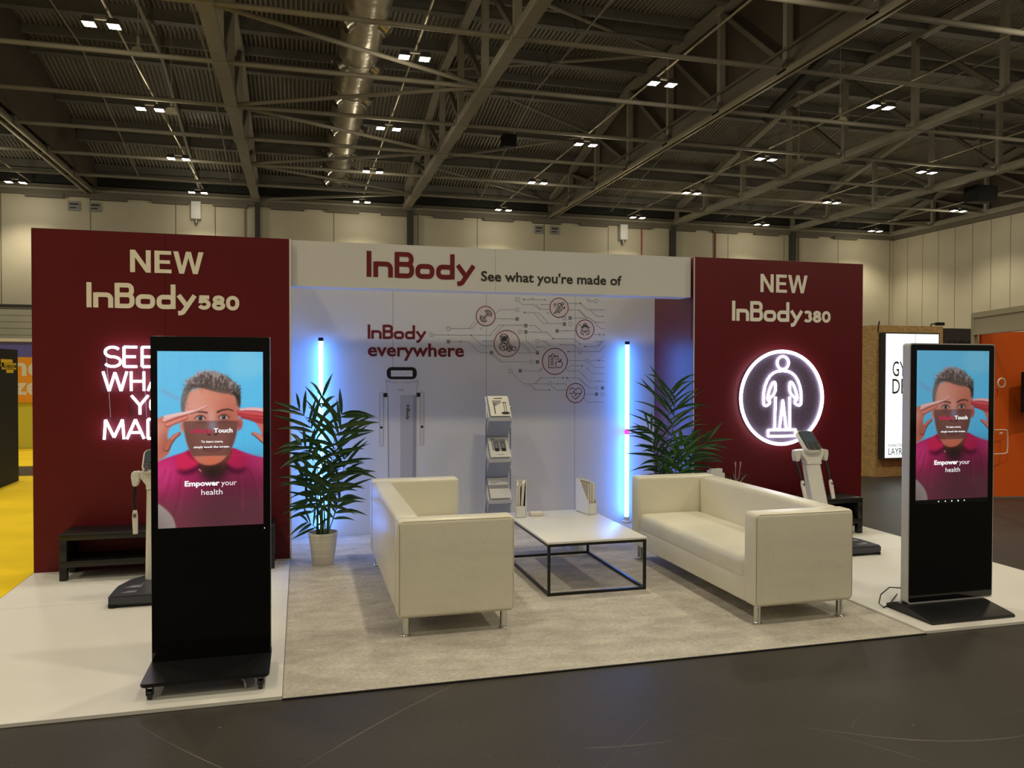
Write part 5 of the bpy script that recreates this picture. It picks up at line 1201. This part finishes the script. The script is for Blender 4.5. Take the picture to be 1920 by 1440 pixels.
    for _ in range(60):
        x = rs.uniform(126, 160); y = rs.uniform(190, 320); strand(x, y, rs.uniform(8, 18), math.radians(rs.uniform(60, 110)), 1.4, (168-rs.randint(0, 60),)*3, .55)
    for _ in range(60):
        x = rs.uniform(418, 444); y = rs.uniform(190, 300); strand(x, y, rs.uniform(8, 18), math.radians(rs.uniform(70, 120)), 1.4, (30+rs.randint(0, 50),)*3, .6)
    for _ in range(26):
        x = rs.uniform(165, 400); strand(x, 205+max(0, (x-290)*.24)-6, rs.uniform(10, 26), math.radians(rs.uniform(-110, -60)), 1.6, (120, 96, 88), .55)
    for x, y, a in ((200, 205, -80), (190, 210, -100), (212, 205, -70)): strand(x, y, 34, math.radians(a), 2.2, (214, 196, 186), .8)
    # hands: fingertips at the temples
    lh = P1([(-20, 372), (20, 352), (60, 342), (110, 332), (160, 322), (162, 350), (156, 374), (110, 386), (72, 402), (54, 425), (50, 470), (66, 500), (62, 545), (40, 566), (0, 592), (-20, 600)], 1.2)
    put(lh, (196, 112, 92)); put(lh*P1([(-20, 380), (60, 370), (40, 420), (10, 500), (-20, 560)], 10), (232, 168, 150), .65); put(lh*P1([(20, 430), (55, 420), (66, 520), (30, 570), (10, 540)], 8), (150, 74, 60), .55)
    brush([(34, 372), (90, 352), (150, 338), (205, 324), (262, 297)], 12, 4.5, (170, 92, 84), .7); brush([(34, 368), (90, 348), (150, 333), (205, 319), (260, 295)], 9, 3.2, (236, 182, 176), .95)
    brush([(40, 352), (95, 340), (150, 330), (190, 322)], 8, 5, (240, 200, 196), .9)
    brush([(50, 398), (100, 378), (152, 358)], 12, 8.5, (150, 74, 64), .7); brush([(50, 394), (100, 374), (150, 355)], 9, 6.5, (226, 138, 122), .95)
    brush([(40, 384), (95, 364), (150, 347)], 1.4, 1.2, (120, 54, 50), .7)
    brush([(46, 520), (64, 488), (88, 460), (112, 444)], 19, 10, (112, 56, 46), .95); brush([(44, 518), (62, 486), (86, 458), (110, 443)], 15, 8, (186, 104, 86), .95); brush([(72, 470), (98, 447), (108, 441)], 5, 4, (216, 140, 120), .7)
    rh = P1([(590, 318), (540, 320), (500, 330), (492, 350), (520, 384), (545, 412), (556, 440), (560, 470), (590, 540)], 1.2)
    put(rh, (198, 96, 88)); put(rh*P1([(560, 380), (600, 380), (600, 520), (570, 470)], 8), (232, 150, 138), .7)
    for p, q, c1 in (([(568, 384), (530, 378), (490, 366), (452, 358)], (11, 7), (176, 56, 60)), ([(568, 362), (520, 358), (470, 350), (436, 343)], (13, 8), (190, 62, 66)), ([(568, 342), (510, 338), (460, 332), (430, 328)], (13, 7.5), (208, 84, 86)), ([(568, 322), (520, 316), (470, 316), (444, 320)], (10, 6), (238, 184, 186))):
        brush(p, q[0]+2.5, q[1]+2, (140, 40, 46), .7); brush([(a, b-2) for a, b in p], q[0], q[1], c1, .95)
    brush([(585, 500), (556, 478), (530, 458), (512, 450)], 18, 9, (116, 52, 46), .95); brush([(586, 498), (556, 475), (531, 455), (513, 448)], 14, 6.5, (206, 124, 108), .95)
    # dim reflection of the aisle in the lower half
    put(blur(((Y > 1130) & (Y < 1345)).astype(float), 14), (92, 70, 66), .28)
    put(P1([(380, 560), (600, 560), (600, 770), (380, 770)], 20), (60, 24, 36), .22)
    img = img.reshape(Ht, SS, Wd, SS, 3).mean((1, 3))
    return np.clip(img, 0, 255)
PIC = paint()
def picture_mesh():
    h, w_, _ = PIC.shape
    me = bpy.data.meshes.new('picture')
    xs = np.linspace(0, 1, w_+1); zs_ = np.linspace(1, 0, h+1)
    gx, gz = np.meshgrid(xs, zs_)
    co = np.stack([gx, np.zeros_like(gx), gz], -1).reshape(-1, 3)
    i, j = np.meshgrid(np.arange(h), np.arange(w_), indexing='ij'); a = (i*(w_+1)+j).ravel()
    q = np.stack([a, a+w_+1, a+w_+2, a+1], -1)
    me.vertices.add(len(co)); me.vertices.foreach_set('co', co.ravel().astype('f'))
    me.loops.add(q.size); me.loops.foreach_set('vertex_index', q.ravel().astype('i'))
    me.polygons.add(len(q)); me.polygons.foreach_set('loop_start', np.arange(0, q.size, 4).astype('i'))
    me.update()
    # colours smoothed to the corners
    P = np.pad(PIC, ((1, 1), (1, 1), (0, 0)), mode='edge')
    V = (P[:-1, :-1]+P[1:, :-1]+P[:-1, 1:]+P[1:, 1:])/4/255
    V = np.where(V <= 0.04045, V/12.92, ((V+0.055)/1.055)**2.4)
    at = me.color_attributes.new('picture', 'FLOAT_COLOR', 'POINT')
    at.data.foreach_set('color', np.concatenate([V, np.ones(V.shape[:2]+(1,))], -1).reshape(-1).astype('f'))
    return me
def screen_mat(name, k):
    m = bpy.data.materials.new(name); m.use_nodes = True; nt = m.node_tree; b = nt.nodes['Principled BSDF']
    b.inputs['Base Color'].default_value = (0.004, 0.004, 0.004, 1); b.inputs['Roughness'].default_value = 0.08
    a = nt.nodes.new('ShaderNodeVertexColor'); a.layer_name = 'picture'
    nt.links.new(a.outputs[0], b.inputs['Emission Color']); b.inputs['Emission Strength'].default_value = k; return m
PME = picture_mesh()
def screen(parent, x0, x1, y, z0, z1, mt):
    me = PME.copy(); me.materials.append(mt)
    o = bpy.data.objects.new('screen', me); COL.objects.link(o); o.parent = parent
    o.location = (x0, y, z0); o.scale = (x1-x0, 1, z1-z0)
    W_ = x1-x0; H_ = z1-z0
    fx = lambda u: x0+(u-130)/713*W_
    fz = lambda v: z1-(v-147)/1198*H_
    b_ = MB(); yy = y-0.001
    text(b_, 'Empower', fx(307), fx(542), fz(1066), 0.030*H_/0.967, yy, 0.035); text(b_, 'your', fx(553), fx(658), fz(1066), 0.029*H_/0.967, yy, -0.002)
    text(b_, 'health', fx(418), fx(561), fz(1127), 0.030*H_/0.967, yy, -0.002)
    text(b_, 'Touch', fx(503), fx(632), fz(703), 0.025*H_/0.967, yy, 0.03)
    text(b_, 'To learn more,', fx(418), fx(566), fz(770), 0.0115*H_/0.967, yy, 0.03); text(b_, 'simply touch the screen.', fx(368), fx(612), fz(806), 0.0115*H_/0.967, yy, 0.03)
    b_.obj('caption', M['screen_text'], parent)
    b_ = MB(); logo(b_, fx(352), fx(494), fz(703), 0.026*H_/0.967, yy); b_.obj('caption_logo', M['screen_red'], parent)
    return o

# ------------------------------------------------------------------ screen totems
g = thing('screen_totem', 'black screen totem on a castor base, nearest thing on the left', 'screen totem', (-0.383, 0.42, 0.02))
hw_, t_, Hk = 0.309, 0.05, 1.865
b_ = MB(); b_.box(-hw_, hw_, 0.002, t_, 0.092, Hk, 0.006, 2); bd = b_.obj('body', M['black_satin'], g)
b_ = MB(); b_.box(-hw_+0.002, hw_-0.002, -0.004, 0.004, 0.705, Hk-0.002); b_.obj('glass_front', M['black_gloss'], g)
b_ = MB(); b_.box(-hw_+0.002, hw_-0.002, -0.002, 0.004, 0.094, 0.702); b_.obj('lower_panel', M['black_gloss'], g)
b_ = MB(); b_.box(hw_-0.001, hw_+0.004, 0.004, t_, 0.092, Hk, 0.001, 1); b_.obj('side_trim', M['steel_grey'], g)
M['screen_bright'] = screen_mat('screen_bright', 0.95); M['screen_dim'] = screen_mat('screen_dim', 0.62)
screen(g, -0.272, 0.274, -0.0055, 0.818, 1.783, M['screen_bright'])
b_ = MB(); b_.disc(0.28, 0.795, 0.003, -0.0055, 10); b_.obj('status_light', M['screen_text'], g)
b_ = MB(); b_.prism(rrect(-0.313, 0.315, -0.325, 0.115, 0.025), 0.072, 0.09, 'z', 0.004, 2); bp_ = b_.obj('base_plate', M['black_satin'], g)
b_ = MB(); b_.box(-0.2, -0.1, -0.29, -0.2, 0.045, 0.072); b_.obj('junction_box', M['charcoal'], bp_)
for a in (-0.27, 0.27):
    for c in (-0.285, 0.075):
        b_ = MB(); b_.tube([(a-0.011, c, 0.026), (a+0.011, c, 0.026)], 0.0255, 16); b_.mat(0)
        b_.box(a-0.018, a-0.013, c-0.012, c+0.014, 0.022, 0.066); b_.box(a+0.013, a+0.018, c-0.012, c+0.014, 0.022, 0.066); b_.box(a-0.022, a+0.022, c-0.02, c+0.02, 0.064, 0.073)
        b_.obj('castor', M['black_satin'], g)
b_ = MB(); b_.tube([(0.17, -0.28, 0.07), (0.19, -0.29, 0.05), (0.195, -0.3, 0.02), (0.19, -0.27, 0.006), (0.13, -0.1, 0.006), (0.1, 0.3, 0.006)], 0.005, 8); b_.obj('power_cable', M['paper_grey'], g)

g = thing('screen_totem', 'silver edged black screen totem with a flat wedge base, on the right', 'screen totem', (4.529, 0.345, 0.02))
hw_, Hk = 0.364, 1.878
b_ = MB(); b_.prism(rrect(-hw_, hw_, 0.062, Hk, 0.02), 0.0, 0.066, 'y'); b_.obj('body', M['aluminium'], g)
b_ = MB(); b_.prism(rrect(-hw_+0.008, hw_-0.008, 0.074, Hk-0.008, 0.016), -0.003, 0.004, 'y'); b_.obj('glass_front', M['black_gloss'], g)
screen(g, -0.309, 0.309, -0.0045, 0.785, 1.828, M['screen_dim'])
b_ = MB(); b_.flat([(-0.309, 0.755), (0.309, 0.755), (0.309, 0.785), (-0.309, 0.785)], -0.0045); b_.mat(1)
for u, r in ((-0.115, .005), (-0.058, .005), (-0.003, .0055), (0.052, .006), (0.105, .005)): b_.disc(u, 0.77, r, -0.0055, 10)
b_.obj('button_bar', [M['device_dark'], M['screen_text']], g)
b_ = MB(); b_.prism([(-0.262, 0.0), (-0.262, 0.018), (-0.24, 0.026), (-0.02, 0.062), (0.08, 0.062), (0.165, 0.03), (0.165, 0.0)], -0.40, 0.29, 'x', 0.004, 2); b_.obj('base_plate', M['black_satin'], g)
b_ = MB(); b_.tube([(-0.36, 0.06, 0.16), (-0.40, 0.13, 0.15), (-0.44, 0.17, 0.09), (-0.46, 0.165, 0.03), (-0.44, 0.14, 0.006), (-0.34, 0.2, 0.006), (-0.1, 0.4, 0.006)], 0.004, 8); b_.obj('power_cable', M['black_satin'], g)
